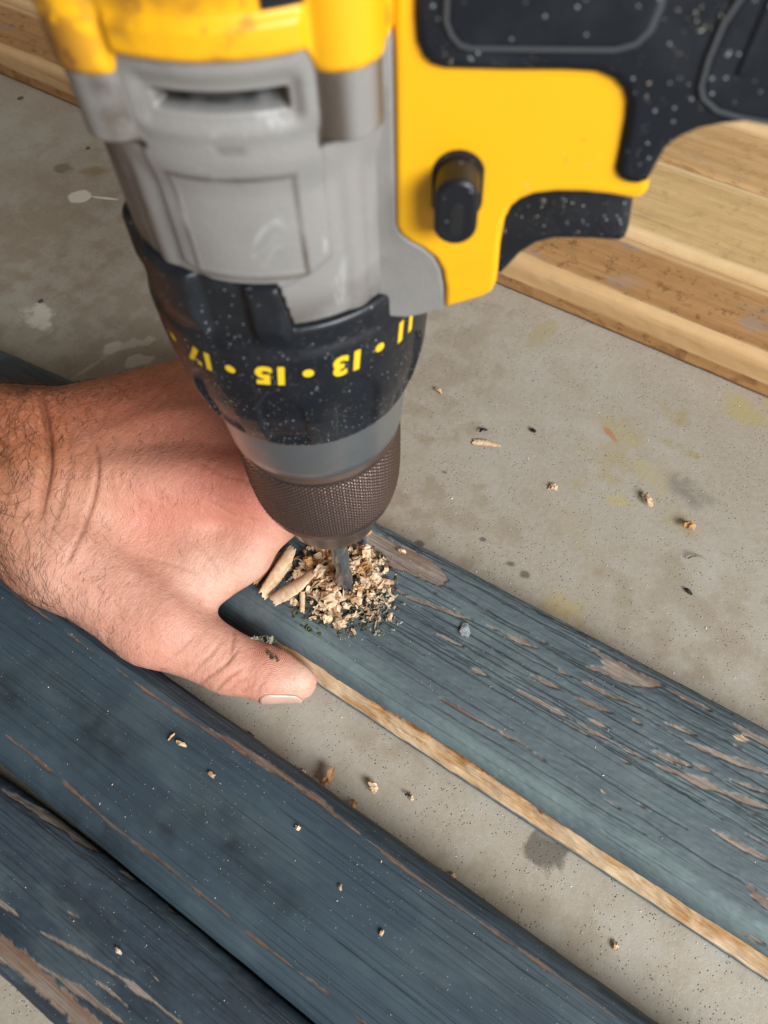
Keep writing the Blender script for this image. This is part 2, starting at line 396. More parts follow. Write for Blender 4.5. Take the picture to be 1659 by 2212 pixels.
def build_board(name, prof, xs, ysh, fields, mat, sub=None):
    """prof: list of (y, z, ny, nz) across the board; xs: stations; ysh(x, y) -> bowed y; fields(X, Y, Z, S) -> dict of masks and 'h'."""
    P = np.array(prof); nx, ns = len(xs), len(P)
    X = np.repeat(np.asarray(xs)[:, None], ns, 1); Y = np.repeat(P[None, :, 0], nx, 0); Z = np.repeat(P[None, :, 1], nx, 0)
    F = fields(X, Y, Z)
    h = F.pop('h')
    NY, NZ = P[None, :, 2], P[None, :, 3]
    Y2 = Y + NY * h; Z2 = Z + NZ * h
    Y2 = ysh(X, Y2)
    V = np.stack([X, Y2, Z2], -1).reshape(-1, 3)
    faces = grid_faces(nx, ns, False, True)
    # end caps
    nb = len(V)
    V = np.vstack([V, [[xs[0], Y2[0].mean(), Z2[0].mean()], [xs[-1], Y2[-1].mean(), Z2[-1].mean()]]])
    k = np.arange(ns); k2 = (k + 1) % ns
    c0 = np.stack([k, k2, np.full(ns, nb), np.full(ns, nb)], -1)
    me_attrs = {n: np.append(a.reshape(-1), [0, 0]) for n, a in F.items()}
    # caps as thin quads with a doubled centre are avoided: use triangles in a second mesh pass
    me = bpy.data.meshes.new("mesh")
    tri = [(int(a), int(b), nb) for a, b in zip(k, k2)] + [(int((nx - 1) * ns + b), int((nx - 1) * ns + a), nb + 1) for a, b in zip(k, k2)]
    allf = faces.tolist() + tri
    me.from_pydata((V * MM).tolist(), [], allf)
    me.polygons.foreach_set("use_smooth", np.ones(len(allf), bool))
    for n, a in me_attrs.items():
        t = me.attributes.new(n, 'FLOAT', 'POINT'); t.data.foreach_set("value", np.asarray(a, np.float32))
    me.update()
    return link(name, me, mat)

def profile(points, step=0.4, bottom_step=8):
    """closed polyline (y, z) sampled evenly, with outward normals"""
    pts = np.array(points, float); out = []
    n = len(pts)
    for i in range(n):
        a, b = pts[i], pts[(i + 1) % n]; l = np.linalg.norm(b - a)
        st = bottom_step if (a[1] < 0.3 and b[1] < 0.3) else step
        k = max(1, int(round(l / st)))
        for j in range(k): out.append(a + (b - a) * j / k)
    out = np.array(out)
    tan = np.roll(out, -1, 0) - np.roll(out, 1, 0); tan /= np.linalg.norm(tan, axis=1)[:, None] + 1e-9
    nrm = np.stack([tan[:, 1], -tan[:, 0]], -1)
    return np.concatenate([out, nrm], 1)
def arc(cy, cz, r, a0, a1, n):
    return [(cy + r * math.cos(math.radians(a0 + (a1 - a0) * i / n)), cz + r * math.sin(math.radians(a0 + (a1 - a0) * i / n))) for i in range(n + 1)]

def z6(L): return [tuple(at(768 + .537 * a, 1097 + .537 * b, 20)[:2]) for a, b in L]
def z7(L, z=20): return [tuple(at(.5291 * a, 1481 + .5291 * b, z)[:2]) for a, b in L]
def z8(L): return [tuple(at(781 + .5291 * a, 1481 + .5291 * b, 20)[:2]) for a, b in L]

# --- board under the drill
streaks_a = [(z6(p), w) for p, w in (
    ([(205, 358), (330, 405), (462, 455)], 1.1), ([(590, 510), (650, 540), (732, 577)], 1.0), ([(525, 480), (562, 497)], .8),
    ([(325, 512), (432, 562)], .7), ([(465, 650), (528, 682)], .8), ([(705, 685), (832, 748)], .7),
    ([(650, 742), (800, 825), (960, 915), (1080, 985), (1182, 1038)], 1.15), ([(1205, 1052), (1340, 1105), (1500, 1175), (1660, 1240)], 1.3),
    ([(905, 715), (1010, 765), (1165, 832)], 1.2), ([(880, 775), (1022, 838)], .8),
    ([(338, 765), (480, 850), (600, 915), (680, 962)], 1.15), ([(680, 962), (762, 1022)], .5),
    ([(1108, 868), (1142, 886)], .9), ([(1238, 885), (1362, 937)], .8), ([(1318, 960), (1480, 1030), (1660, 1102)], 1.5),
    ([(1200, 1000), (1302, 1062)], .8), ([(1500, 1120), (1660, 1182)], 1.0), ([(998, 1178), (1062, 1217)], .6),
    ([(1220, 735), (1320, 790), (1420, 842)], 1.0), ([(810, 660), (860, 690)], .8), ([(930, 860), (1000, 895)], .7),
    ([(560, 490), (600, 512)], .6), ([(1350, 1050), (1420, 1085)], .7), ([(120, 310), (205, 350)], .6),
    ([(40, 430), (110, 465)], .6))]
streaks_a += [(z8([(1395, 588), (1530, 665), (1660, 735)]), .9), (z8([(1185, 285), (1340, 352)]), .9), (z8([(1555, 1005), (1660, 1060)]), .5)]
polys_a = [z6([(50, 85), (130, 118), (250, 178), (330, 232), (372, 290), (340, 318), (275, 292), (200, 255), (120, 240), (50, 175)]),
           z6([(900, 558), (960, 585), (1100, 660), (1232, 735), (1165, 748), (1080, 728), (1010, 692), (915, 655), (985, 655), (988, 622), (940, 590)]),
           z6([(1490, 885), (1580, 925), (1660, 965), (1660, 1000), (1560, 950)]),
           z8([(1560, 815), (1610, 850), (1662, 880), (1662, 930), (1600, 880)])]
fresh_a = [z6([(1508, 945), (1540, 945), (1575, 968), (1565, 975), (1520, 965)]), z6([(965, 1132), (990, 1140), (1000, 1155), (985, 1152)])]
def fields_a(X, Y, Z):
    top = sst(12.5, 15.0, Z)
    bare = np.zeros(X.shape)
    for i, (p, w) in enumerate(streaks_a): bare = np.maximum(bare, seg_mask(X, Y, p, w * 0.72, 100 + i))
    for i, p in enumerate(polys_a): bare = np.maximum(bare, poly_mask(X, Y, p, 200 + i, 0.45))
    r = np.random.default_rng(5)
    for i in range(14):
        x = r.uniform(-20, 175); y = r.uniform(-12, 27); l = r.uniform(2, 9)
        bare = np.maximum(bare, seg_mask(X, Y, [(x, y), (x + l, y + r.uniform(-.2, .3))], r.uniform(.12, .3), 300 + i))
    bare *= top
    fr = np.zeros(X.shape)
    for i, p in enumerate(fresh_a): fr = np.maximum(fr, poly_mask(X, Y, p, 250 + i, 0.3))
    near = (Y < -20)
    lip = 13.6 + 0.7 * noise3(X / 9, 0, 0, 11) + 0.35 * noise3(X / 2.5, 0, 0, 12) + 2.4 * sst(20, 62, X) * sst(105, 70, X)
    side = near * sst(4.1, 4.7, Z + 0.3 * noise3(X / 4, 0, 0, 14)) * sst(lip + .15, lip - .15, Z)
    side *= sst(-14, -6, X)
    fresh = np.maximum(fr, side)
    rust = side * sst(lip - 2.6, lip - .6, Z + 0.5 * fbm(X / 2.2, Z / 2, 0, 15, 3)) * sst(22, 34, X) * sst(112, 92, X)
    rust = np.clip(rust * (0.95 + 0.5 * noise3(X / 0.8, 1, 0, 19)), 0, 1)
    rust = np.maximum(rust, bare * 0.35 * sst(-.2, .5, noise3(X / 14, Y / 4, 0, 16)))
    cr = cracks(X, Y, 70, -25, 180, lambda q: q.uniform(-20, 27) if q.random() < .3 else q.uniform(-2, 26), 21, 0.11, 0.55)
    cr = np.maximum(cr, cracks(X, Y, 40, -25, 180, lambda q: q.uniform(24, 31), 22, 0.14, 0.4))
    # dark rim along the broken paint edge
    gx = np.abs(np.gradient(bare, axis=1)); rim = np.clip(gx * 1.0, 0, 1) * (noise3(X / 3, Y / 2, 0, 23) > -0.1)
    cr = np.maximum(cr * (1 - bare) * top, rim * 0.75 * top)
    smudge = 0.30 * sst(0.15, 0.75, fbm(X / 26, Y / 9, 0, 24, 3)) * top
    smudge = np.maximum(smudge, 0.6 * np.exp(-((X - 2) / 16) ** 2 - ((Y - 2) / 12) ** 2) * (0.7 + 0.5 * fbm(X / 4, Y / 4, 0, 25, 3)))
    smudge = np.maximum(smudge, sst(-10, -45, X) * 0.75)  # shadow under the hand and wrist, painted into the smudge mask
    pale = np.exp(-((Y + 23.0 + 1.5 * noise3(X / 15, 0, 0, 26)) / 4.2) ** 2) * (0.65 + 0.5 * fbm(X / 14, Y / 3, 0, 27, 3)) * sst(-22, 2, X)  # highlight on the near rounded edge, painted as a paler band
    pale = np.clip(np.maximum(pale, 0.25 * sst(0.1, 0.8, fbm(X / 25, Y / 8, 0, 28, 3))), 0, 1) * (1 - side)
    h = -0.42 * bare - 0.45 * side - 0.55 * cr * (1 - side) + 0.10 * fbm(X / 9, Y / 2.5, 0, 29, 3) + 0.07 * fbm(X / 2, Y / .9, Z, 30, 2)
    h += side * (0.45 * noise3(X / 7, Z / 6, 0, 31) + 0.05 * fbm(X / 2.5, Z / 1.2, 0, 33, 2))
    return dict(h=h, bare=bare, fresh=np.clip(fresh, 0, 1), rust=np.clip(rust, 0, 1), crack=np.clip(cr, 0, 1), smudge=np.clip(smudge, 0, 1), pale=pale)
pa = [(-28.5, 0), (-30.9, 1.2), (-31.6, 3.2), (-31.2, 4.6), (-28.2, 13.4)] + arc(-20.5, 12.0, 8.0, 172, 90, 12)[1:] + arc(24, 12, 8, 90, 0, 14) + [(32, 3)] + arc(29, 3, 3, 0, -90, 4)[1:]
pa = pa[::-1]
xs_a = np.concatenate([np.linspace(-330, -62, 90)[:-1], np.arange(-62, 190, 0.6), np.linspace(190.5, 330, 60)])
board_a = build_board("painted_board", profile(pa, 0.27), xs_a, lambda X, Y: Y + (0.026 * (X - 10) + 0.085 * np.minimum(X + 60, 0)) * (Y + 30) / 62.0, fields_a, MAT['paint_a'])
tag(board_a, "weathered teal painted board with bare wood edge, under the drill bit", "board", "painted boards lying on the concrete")

# --- middle board in front
bl_line = [(-64, -105.0), (-50, -104.8), (-30, -105.4), (-14, -105.9), (6, -105.3), (26, -105.3), (43, -105.6), (63, -104.9), (90, -104.8), (180, -105)]
br_line = [(-140, -67.5), (-34, -68.3), (-12, -67.3), (17, -66.4), (38, -65.2), (69, -66.6), (110, -66), (180, -66)]
def fields_b(X, Y, Z):
    top = sst(11, 15, Z)
    bare = seg_mask(X, Y, bl_line, 0.42, 401, False) * sst(-.75, -.35, noise3(X / 8, 0, 0, 402))
    b2 = seg_mask(X, Y, br_line, 0.42, 403, False) * sst(-.5, .05, noise3(X / 11, 0, 0, 404))
    b2 = np.maximum(b2, seg_mask(X, Y, [(-8, -66.2), (12, -65.2), (40, -64.4)], 0.9, 405))
    bare = np.maximum(bare, b2) * top
    rust = bare * (0.45 + 0.5 * noise3(X / 10, Y / 2, 0, 406))
    cr = 0.55 * cracks(X, Y, 60, -130, 190, lambda q: q.uniform(-104, -66), 31, 0.03, 0.3)
    cr = np.maximum(cr, cracks(X, Y, 60, -130, 190, lambda q: q.uniform(-66, -60.5), 32, 0.16, 0.3))
    smudge = np.zeros(X.shape)
    for sx, sy, rx, ry, a in ((-38, -86, 17, 9, .7), (15, -90, 17, 9, .6), (25, -94, 12, 6, .6), (-19, -110, 22, 4, .9), (5, -99, 14, 4, .6), (45, -93, 8, 4, .55), (-17, -74, 8, 3, .7), (-75, -95, 18, 9, .5)):
        smudge = np.maximum(smudge, a * np.exp(-((X - sx) / rx) ** 2 - ((Y - sy) / ry) ** 2) * (1.0 + 0.8 * fbm(X / 7, Y / 6, 0, 407, 4)))
    smudge = np.maximum(smudge, 0.22 * sst(.2, .9, fbm(X / 34, Y / 16, 0, 408, 3)))
    smudge = np.maximum(smudge, 0.55 * sst(-66.5, -64.5, Y) * (1 - bare))  # far rounded edge darkened: painted shade on the side away from the light
    pale = 0.16 * sst(0.0, .8, fbm(X / 30, Y / 14, 0, 409, 3)) * (1 - smudge)
    grain = noise3(X / 40, Y * 1.15 + 0.35 * fbm(X / 30, Y / 6, 0, 410, 2), 0, 411)
    h = -0.22 * bare - 0.22 * cr + 0.05 * grain + 0.12 * fbm(X / 14, Y / 3, 0, 412, 3)
    gx = np.abs(np.gradient(bare, axis=1)); cr = np.maximum(cr * (1 - bare), np.clip(gx, 0, 1) * .6)
    crk = np.maximum(cr * 0.8, 0.30 * sst(.22, .6, -grain) * sst(-.4, .3, noise3(X / 25, Y / 5, 0, 413)) * top * (1 - bare))
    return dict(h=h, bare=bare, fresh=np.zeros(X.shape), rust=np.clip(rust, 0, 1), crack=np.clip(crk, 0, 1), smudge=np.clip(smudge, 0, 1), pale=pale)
pb = ([(-111, 0), (-112.8, 3), (-113.1, 9)] + arc(-105.2, 12, 8, 170, 90, 12) + arc(-66, 14, 6, 90, 5, 12) + [(-60.0, 4), (-61.5, 0)])[::-1]
xs_b = np.concatenate([np.linspace(-330, -132, 60)[:-1], np.arange(-132, 165, 0.8), np.linspace(165.5, 330, 50)])
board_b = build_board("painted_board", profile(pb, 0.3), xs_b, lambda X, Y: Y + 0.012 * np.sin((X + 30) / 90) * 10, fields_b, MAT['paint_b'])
tag(board_b, "smooth dark slate painted board between the corner board and the drilled one", "board", "painted boards lying on the concrete")

# --- corner board
def zc(L): return z7(L, 20)
def bow_c(x): return np.where(x < 10, -0.00045 * (np.clip(x, -160, 10) - 10) ** 2, 0.0)
def unbow(L): return [(x, y - float(bow_c(np.array(x)))) for x, y in L]
streaks_c = [(zc([(0, 420), (100, 480), (200, 545), (290, 605), (382, 668)]), 1.9), (zc([(640, 855), (715, 920), (800, 990)]), 2.0), (zc([(470, 750), (560, 800), (640, 855)]), .6),
             (zc([(150, 1000), (330, 1095), (500, 1200), (620, 1290), (745, 1385)]), 1.2), (zc([(518, 1108), (652, 1212)]), .7),
             (zc([(-60, 850), (0, 890), (72, 942)]), 1.4), (zc([(95, 1105), (220, 1185), (340, 1260), (505, 1385)]), 1.5), (zc([(280, 925), (322, 948)]), .8),
             (zc([(380, 1200), (460, 1260), (520, 1310)]), .8), (zc([(560, 1230), (640, 1300)]), .4)]
band_c = zc([(-80, 955), (0, 1015), (110, 1105), (230, 1210), (420, 1392), (310, 1400), (190, 1295), (70, 1185), (-80, 1070)])
def fields_c(X, Y, Z):
    top = sst(11, 15, Z); Yw = Y + bow_c(X)
    bare = np.zeros(X.shape)
    for i, (p, w) in enumerate(streaks_c): bare = np.maximum(bare, seg_mask(X, Yw, p, w * .62, 500 + i))
    bnd = poly_mask(X, Yw, band_c, 520, 0.7)
    bare = np.maximum(bare, bnd) * top
    rust = np.clip(bnd * (0.35 + 0.5 * noise3(X / 12, Y / 2, 0, 521)), 0, 1) * top
    cr = 0.7 * cracks(X, Y, 45, -90, 120, lambda q: q.uniform(-152, -116), 41, 0.05, 0.5)
    gx = np.abs(np.gradient(bare, axis=1)); cr = np.maximum(cr * (1 - .5 * bare), np.clip(gx, 0, 1) * .6)
    smudge = 0.6 * sst(.1, .8, fbm(X / 25, Y / 8, 0, 522, 4))
    pale = 0.2 * sst(.2, .9, fbm(X / 20, Y / 6, 0, 523, 3))
    h = -0.32 * bare - 0.4 * cr + 0.1 * fbm(X / 12, Y / 2.5, 0, 524, 3) + 0.06 * fbm(X / 2, Y, 0, 525, 2)
    return dict(h=h, bare=bare, fresh=np.zeros(X.shape), rust=rust, crack=np.clip(cr, 0, 1) * top, smudge=smudge, pale=pale)
pc = ([(-151.5, 0), (-153.2, 3), (-153.5, 10)] + arc(-147.5, 13, 6.5, 180, 90, 10) + arc(-120.5, 13, 6.8, 90, 5, 12) + [(-114.0, 5), (-115, 0)])[::-1]
xs_c = np.concatenate([np.linspace(-330, -92, 60)[:-1], np.arange(-92, 110, 0.8), np.linspace(110.5, 300, 50)])
board_c = build_board("painted_board", profile(pc, 0.33), xs_c, lambda X, Y: Y + bow_c(X), fields_c, MAT['paint_c'])
tag(board_c, "dark blue painted board with long peeled streaks, at the lower left corner", "board", "painted boards lying on the concrete")

# --- bare timber boards across the back
def timber(y0, y1, zt, mat, label, seed, bev=4.5, side_split=8.0, farbev=4.0, x0=-620, x1=320):
    pr = ([(y0 + 1, 0), (y0, 1), (y0, zt - bev)] + arc(y0 + bev, zt - bev, bev, 180, 90, 6)[1:] + arc(y1 - farbev, zt - farbev, farbev, 90, 0, 6) + [(y1, 1), (y1 - 1, 0)])[::-1]
    def f(X, Y, Z):
        edge = np.maximum(sst(side_split - .5, side_split + .5, Z + 0.5 * noise3(X / 20, 0, 0, seed)) * sst(y0 + bev + 1.5, y0 + bev + .5, Y + 0.5 * noise3(X / 14, 1, 0, seed)),
                          sst(y1 - farbev - 3, y1 - farbev - 1.5, Y))
        rust = 0.8 * sst(2.2, .6, Z) + 0.55 * (Y < y0 + 2) * sst(.25, .6, fbm(X / 9, Z / 3, 0, seed + 2, 4)) * (Z < side_split)
        h = 0.35 * noise3(X / 40, Y / 12, 0, seed + 1) + 0.15 * fbm(X / 6, Y / 2, Z / 2, seed + 4, 2)
        return dict(h=h, fresh=edge, rust=np.clip(rust, 0, 1))
    o = build_board("timber_board", profile(pr, 1.2), np.arange(x0, x1, 2.5), lambda X, Y: Y, f, mat)
    tag(o, label, "board", "bare timber boards side by side at the back")
timber(186, 229.5, 20, MAT['timber1'], "bare timber board with stained brown face, nearest row beside the open concrete", 601)
timber(231, 294.5, 20.5, MAT['timber2'], "pale yellowish bare timber board, second row behind the trigger", 611, 5, 4, 5)
timber(298, 345, 17, MAT['timber3'], "orange brown bare timber board, third row back", 621, 3, 30)
timber(347, 400, 20, MAT['timber2'], "light bare timber board, farthest strip under the black grip", 631, 5, 4, 5)

# ------------------------------------------------------------------ cordless drill (local frame: x along the handle, -y towards the viewer's side, z up)
drill = empty("cordless_drill", (0, 0, 0.02), math.radians(28))
tag(drill, "yellow and black cordless drill standing upright, boring into the teal painted board", "drill")
DZ = -20.0
def ring_part(name, th, T, fun, mat, parent=drill, close=True, smooth=True):
    """th in degrees from the viewer's side of the drill; fun(TH, T) -> r, z, attrs"""
    TH, TT = np.meshgrid(th, T, indexing='ij')
    res = fun(TH, TT); r, z = res[0], res[1]; at_ = res[2] if len(res) > 2 else {}
    a = np.radians(TH - 90)
    V = np.stack([r * np.cos(a), r * np.sin(a), z + DZ], -1).reshape(-1, 3)
    return link(name, mesh_np(V, grid_faces(len(th), len(T), close, False), smooth, {k: v.ravel() for k, v in at_.items()}), mat, parent)
def lathe(name, prof, n, mat, parent=drill, step=None):
    P = np.array(prof, float)
    th = np.linspace(-180, 180, n, endpoint=False)
    def f(TH, T):
        i = np.clip(T.astype(int), 0, len(P) - 1); return P[i, 0], P[i, 1]
    return ring_part(name, th, np.arange(len(P)), f, mat, parent)
def interp(xs, ys): return lambda z: np.interp(z, xs, ys)
def bump_r(TH, c0, c, R):
    d = np.radians((TH - c0 + 180) % 360 - 180); s = R * R - (c * np.sin(d)) ** 2
    return np.where((s > 0) & (np.abs(d) < 1.2), c * np.cos(d) + np.sqrt(np.clip(s, 0, None)), 0)
def smax(a, b, k): 
    h = np.clip(0.5 + 0.5 * (a - b) / k, 0, 1); return b * (1 - h) + a * h + k * h * (1 - h)
def box(TH, Z, t0, t1, z0, z1, st, sz):
    return sst(t0 - st, t0 + st, TH) * sst(t1 + st, t1 - st, TH) * sst(z0 - sz, z0 + sz, Z) * sst(z1 + sz, z1 - sz, Z)

# drill bit: shank above, two helical flutes below
def bit_f(TH, Z):
    tw = np.radians(TH - Z * 9.0 + 40)
    fl = (0.5 + 0.5 * np.cos(2 * tw)) ** 1.5
    r = 2.85 + 0.35 * sst(46, 40, Z)
    return r - 1.0 * fl * sst(56, 46, Z), Z
ring_part("drill_bit", np.linspace(-180, 180, 144, endpoint=False), np.concatenate([[6.0], np.arange(6.2, 80, 0.4)]), bit_f, MAT['bit'])
# chuck
chuck = empty("chuck"); chuck.parent = drill
cp = interp([90.2, 90.5, 91.2, 92.4, 94, 96, 99, 103, 108, 118, 121.5, 123.5], [17.0, 18.2, 18.9, 19.3, 19.5, 19.75, 20.05, 20.3, 20.4, 20.45, 20.3, 19.6])
def chuck_f(TH, Z):
    kn = 0.5 - 0.5 * np.cos(np.radians(TH) * 86 + Z * 4.5); kn2 = 0.5 - 0.5 * np.cos(np.radians(TH) * 86 - Z * 4.5)
    k = np.minimum(kn, kn2) * 1.2
    mask = sst(94.6, 95.4, Z) * sst(121.0, 120.0, Z)
    return cp(Z) + 0.40 * (k - 0.4) * mask, Z
ring_part("chuck_sleeve", np.linspace(-180, 180, 640, endpoint=False), np.concatenate([[90.2, 90.5], np.arange(90.8, 123.6, 0.2)]), chuck_f, MAT['chuck'], chuck)
lathe("chuck_nose", [(2.7, 78.2), (6.0, 77.4), (10.0, 76.8), (13.2, 76.6), (13.9, 76.8), (14.3, 77.4), (15.2, 81), (16.3, 85), (17.2, 88.4), (17.5, 89.4), (17.3, 89.8), (16.4, 90.0), (16.2, 92.5)], 128, MAT['chuck'], chuck)
lathe("collar_ring", [(19.5, 124.6), (20.8, 124.7), (21.15, 125.1), (21.4, 128), (21.9, 134), (22.3, 139.5), (22.35, 140.6), (22.0, 141.2), (20, 141.6)], 160, MAT['ring'])
# torque collar
ztop_x = [-180, -172, -168, -112, -109, -78, -74.5, 9.5, 12.5, 70, 73, 102, 105, 160, 163, 180]
ztop_y = [177, 177, 177, 177, 186.3, 186.3, 186.3, 186.3, 177.2, 177.2, 177.2, 177.2, 186, 186, 177, 177]
def collar_f(TH, T):
    zt = np.interp(TH, ztop_x, ztop_y)
    zt = zt + 0.0
    lo = 141.2
    body = np.clip(T, 0, 1)
    Z = lo + (zt - lo) * body
    r = np.interp(Z, [141, 141.6, 143, 147, 152, 158, 164, 170.6, 171.4, 172.4, 190], [22.6, 23.6, 24.2, 25.2, 26.1, 26.5, 26.7, 26.75, 26.6, 26.15, 25.9])
    # finger flutes with an arched top
    d = (TH - 1.0 + 16.5) % 33 - 16.5
    arch = 162.0 - 6.0 * (d / 10.0) ** 2
    fl = sst(10.4, 9.2, np.abs(d)) * sst(arch + .5, arch - .5, Z)
    r = r - 1.0 * fl * sst(141, 146, Z)
    # raised tabs with a groove between the lumps
    g = sst(-25, -20, TH) * sst(0.5, -5, TH) * sst(172, 175.5, Z)
    g = np.maximum(g, sst(-70, -66, TH) * sst(-48, -52, TH) * sst(172, 175.5, Z))
    r = r - 1.25 * g + 0.75 * sst(173, 178, Z) * sst(12, 8, TH) * sst(-78, -72, TH) * (1 - g)
    e = np.clip((T - 1.0) / 0.25, 0, 1)           # rolled top lip
    r = r - 0.9 * (1 - np.sqrt(np.clip(1 - (np.clip((T - .965) / .035, 0, 1)) ** 2, 0, 1))) * (T <= 1) - (T > 1) * (0.9 + 2.2 * e)
    return r, Z
ct = np.concatenate([np.linspace(0, 0.955, 96), np.linspace(0.96, 1.0, 10), [1.25]])
cth = np.concatenate([np.arange(-180, 8, 1.0), np.arange(8, 14, 0.3), np.arange(14, 180, 1.0)])
collar = ring_part("torque_collar", cth, ct, collar_f, MAT['black'])
# printed numbers round the collar (upside down for the viewer)
def number_part(txt, theta):
    cu = bpy.data.curves.new("number", 'FONT'); cu.body = txt; cu.size = 6.1; cu.align_x = 'CENTER'; cu.align_y = 'CENTER'
    cu.offset = 0.30; cu.shear = 0.12; cu.space_character = 1.05; cu.resolution_u = 6
    ob = bpy.data.objects.new("tmp", cu); COL.objects.link(ob)
    dg = bpy.context.evaluated_depsgraph_get()
    me = bpy.data.meshes.new_from_object(ob.evaluated_get(dg)); bpy.data.objects.remove(ob)
    co = np.empty(len(me.vertices) * 3, np.float32); me.vertices.foreach_get("co", co); co = co.reshape(-1, 3)
    cy = (co[:, 1].max() + co[:, 1].min()) / 2; cx = (co[:, 0].max() + co[:, 0].min()) / 2
    z = 167.0 - (co[:, 1] - cy); a = np.radians(theta - 90) - (co[:, 0] - cx) / 26.75
    r = np.interp(z, [158, 164, 170.6, 171.4], [26.5, 26.7, 26.75, 26.6]) + 0.05
    V = np.stack([r * np.cos(a), r * np.sin(a), z + DZ], -1) * MM
    me.vertices.foreach_set("co", V.astype(np.float32).ravel()); me.update()
    link("number_marking", me, MAT['print'], collar)["label"] = "yellow upside-down number " + txt
for t, a in (("11", 60), ("13", 30.5), ("15", 0.8), ("17", -30)): number_part(t, a)
for a in (45, 15.2, -15, -45):
    k = np.arange(20) * 2 * math.pi / 20; aa = np.radians(a - 90) + 1.0 * np.cos(k) / 26.75; z = 167.2 + 0.95 * np.sin(k)
    V = [(26.8 * math.cos(q), 26.8 * math.sin(q), w + DZ) for q, w in zip(aa, z)]
    me = bpy.data.meshes.new("dot"); me.from_pydata([tuple(c * MM for c in v) for v in V], [], [tuple(range(20))]); link("dot_marking", me, MAT['print'], collar)

# grey gear casing
def gear_f(TH, Z):
    r = 25.0 + 0.9 * sst(201, 207.5, Z) + 0.5 * sst(209, 213, Z)
    lab = box(TH, Z, -17.5, 20.5, 188, 204.4, 0.8, 0.5); rim = box(TH, Z, -18.8, 21.8, 187.2, 205.2, 0.8, 0.5) - lab
    plate = sst(-25, -23.5, TH) * sst(31, 29.5, TH) * sst(189.5 - 5.0 * np.cos(np.radians((TH - 1) * 3.0)), 190.3 - 5.0 * np.cos(np.radians((TH - 1) * 3.0)), Z)
    r = r + 0.30 * plate + 0.06 * rim - 0.22 * lab
    for c0 in (-33, 40, 140, -140):
        r = smax(r, bump_r(TH, c0, 22.0, 3.5), 0.5)
        up = sst(208.6, 209.3, Z)
        r = np.maximum(r, smax(r, bump_r(TH, c0, 24.4, 5.0), 0.4) * up + r * (1 - up))
    vr = box(TH, Z, -19, 25, 212.2, 218.0, 2.6, 1.3)
    slot = box(TH, Z, -15, 22, 214.0, 216.2, 0.5, 0.22)
    r = r - 0.75 * vr - 2.4 * slot
    mark = box(TH, Z, 0, 8, 208.3, 209.6, 1, .3); r = r - 0.12 * mark
    ledge_shade = np.zeros(TH.shape)
    for c0 in (-33, 40): ledge_shade = np.maximum(ledge_shade, (bump_r(TH, c0, 24.4, 5.3) > 26.2) * sst(207.6, 208.2, Z) * sst(209.2, 208.8, Z))  # shade under the screw bosses, painted dark
    ztc = np.interp(TH, ztop_x, ztop_y); r = r - 2.2 * sst(ztc + 0.3, ztc - 0.8, Z)
    rim2 = sst(0.12, 0.3, np.abs(np.gradient(r, axis=0))) * (Z > 206)
    grime_shade = np.clip(0.9 * sst(0.05, 0.25, np.abs(np.gradient(r, axis=0))) + 0.6 * sst(185, 178, Z) + 0.8 * rim + 0.75 * sst(-22, -50, TH) * sst(-130, -90, TH), 0, 1)  # grime, plus painted shade over the casing's left side
    dark = np.clip(slot * (0.9 + 0.25 * noise3(TH / 4, Z / 3, 0, 61)) + 0.25 * mark + 0.9 * ledge_shade + 0.8 * (sst(208.9, 209.2, Z) * sst(209.6, 209.3, Z)) * rim2, 0, 1)
    return r, Z, dict(dark=dark, grime_shade=grime_shade)
gear = ring_part("gear_casing", np.arange(-180, 180, 0.75), np.concatenate([[160], np.arange(168, 222.6, 0.3)]), gear_f, MAT['gear'])
# yellow motor housing with rolled front edge and screw bosses
def motor_f(TH, T):
    A = np.abs(TH - 3.5)
    zb = np.interp(A, [0, 24, 26.5, 48, 54, 180], [220.2, 220.2, 217.4, 217.4, 220.2, 220.2])
    Z = zb + T
    r = 27.2 + 0.5 * sst(226, 229, Z) + 0.9 * sst(25, 22.5, A) * sst(225.4, 224.0, Z)
    for c0 in (-33, 40, 140, -140): r = smax(r, bump_r(TH, c0, 24.6, 5.4), 0.35)
    e = np.clip(T / 1.6, 0, 1); r = r - 2.4 * (1 - np.sqrt(np.clip(1 - (1 - e) ** 2, 0, 1)))
    z_back = 296 - 0 * Z
    r = r - 6 * sst(288, 297, Z) ** 2
    gr = sst(-16, -34, TH) * sst(-100, -60, TH) * sst(0.0, 0.5, fbm(TH / 7, Z / 3.0, 0, 62, 4) + 0.55) * 0.85 + 0.5 * sst(.55, .95, fbm(TH / 5, Z / 2.5, 0, 63, 4))
    return r, Z, dict(grime_shade=np.clip(gr, 0, 1))
motor = ring_part("motor_housing", np.arange(-180, 180, 0.75), np.concatenate([[-0.6, -.3], np.arange(0, 12, 0.25), np.linspace(12.5, 76, 60)]), motor_f, MAT['yellow'])
me_cap = lathe("motor_end_cap", [(27, 290), (27.6, 291), (26.5, 297), (22, 301), (10, 303), (0.2, 303.4)], 72, MAT['rubber'])
TH, TT = np.meshgrid(np.linspace(18.3, 28.6, 12), np.linspace(225.6, 234, 10), indexing='ij'); aa = np.radians(TH - 90); rr = 27.35 + 0.5 * sst(226, 229, TT) + .12
ring_me = mesh_np(np.stack([rr * np.cos(aa), rr * np.sin(aa), TT + DZ], -1).reshape(-1, 3), grid_faces(12, 10), True)
link("dark_label", ring_me, MAT['black'], motor)

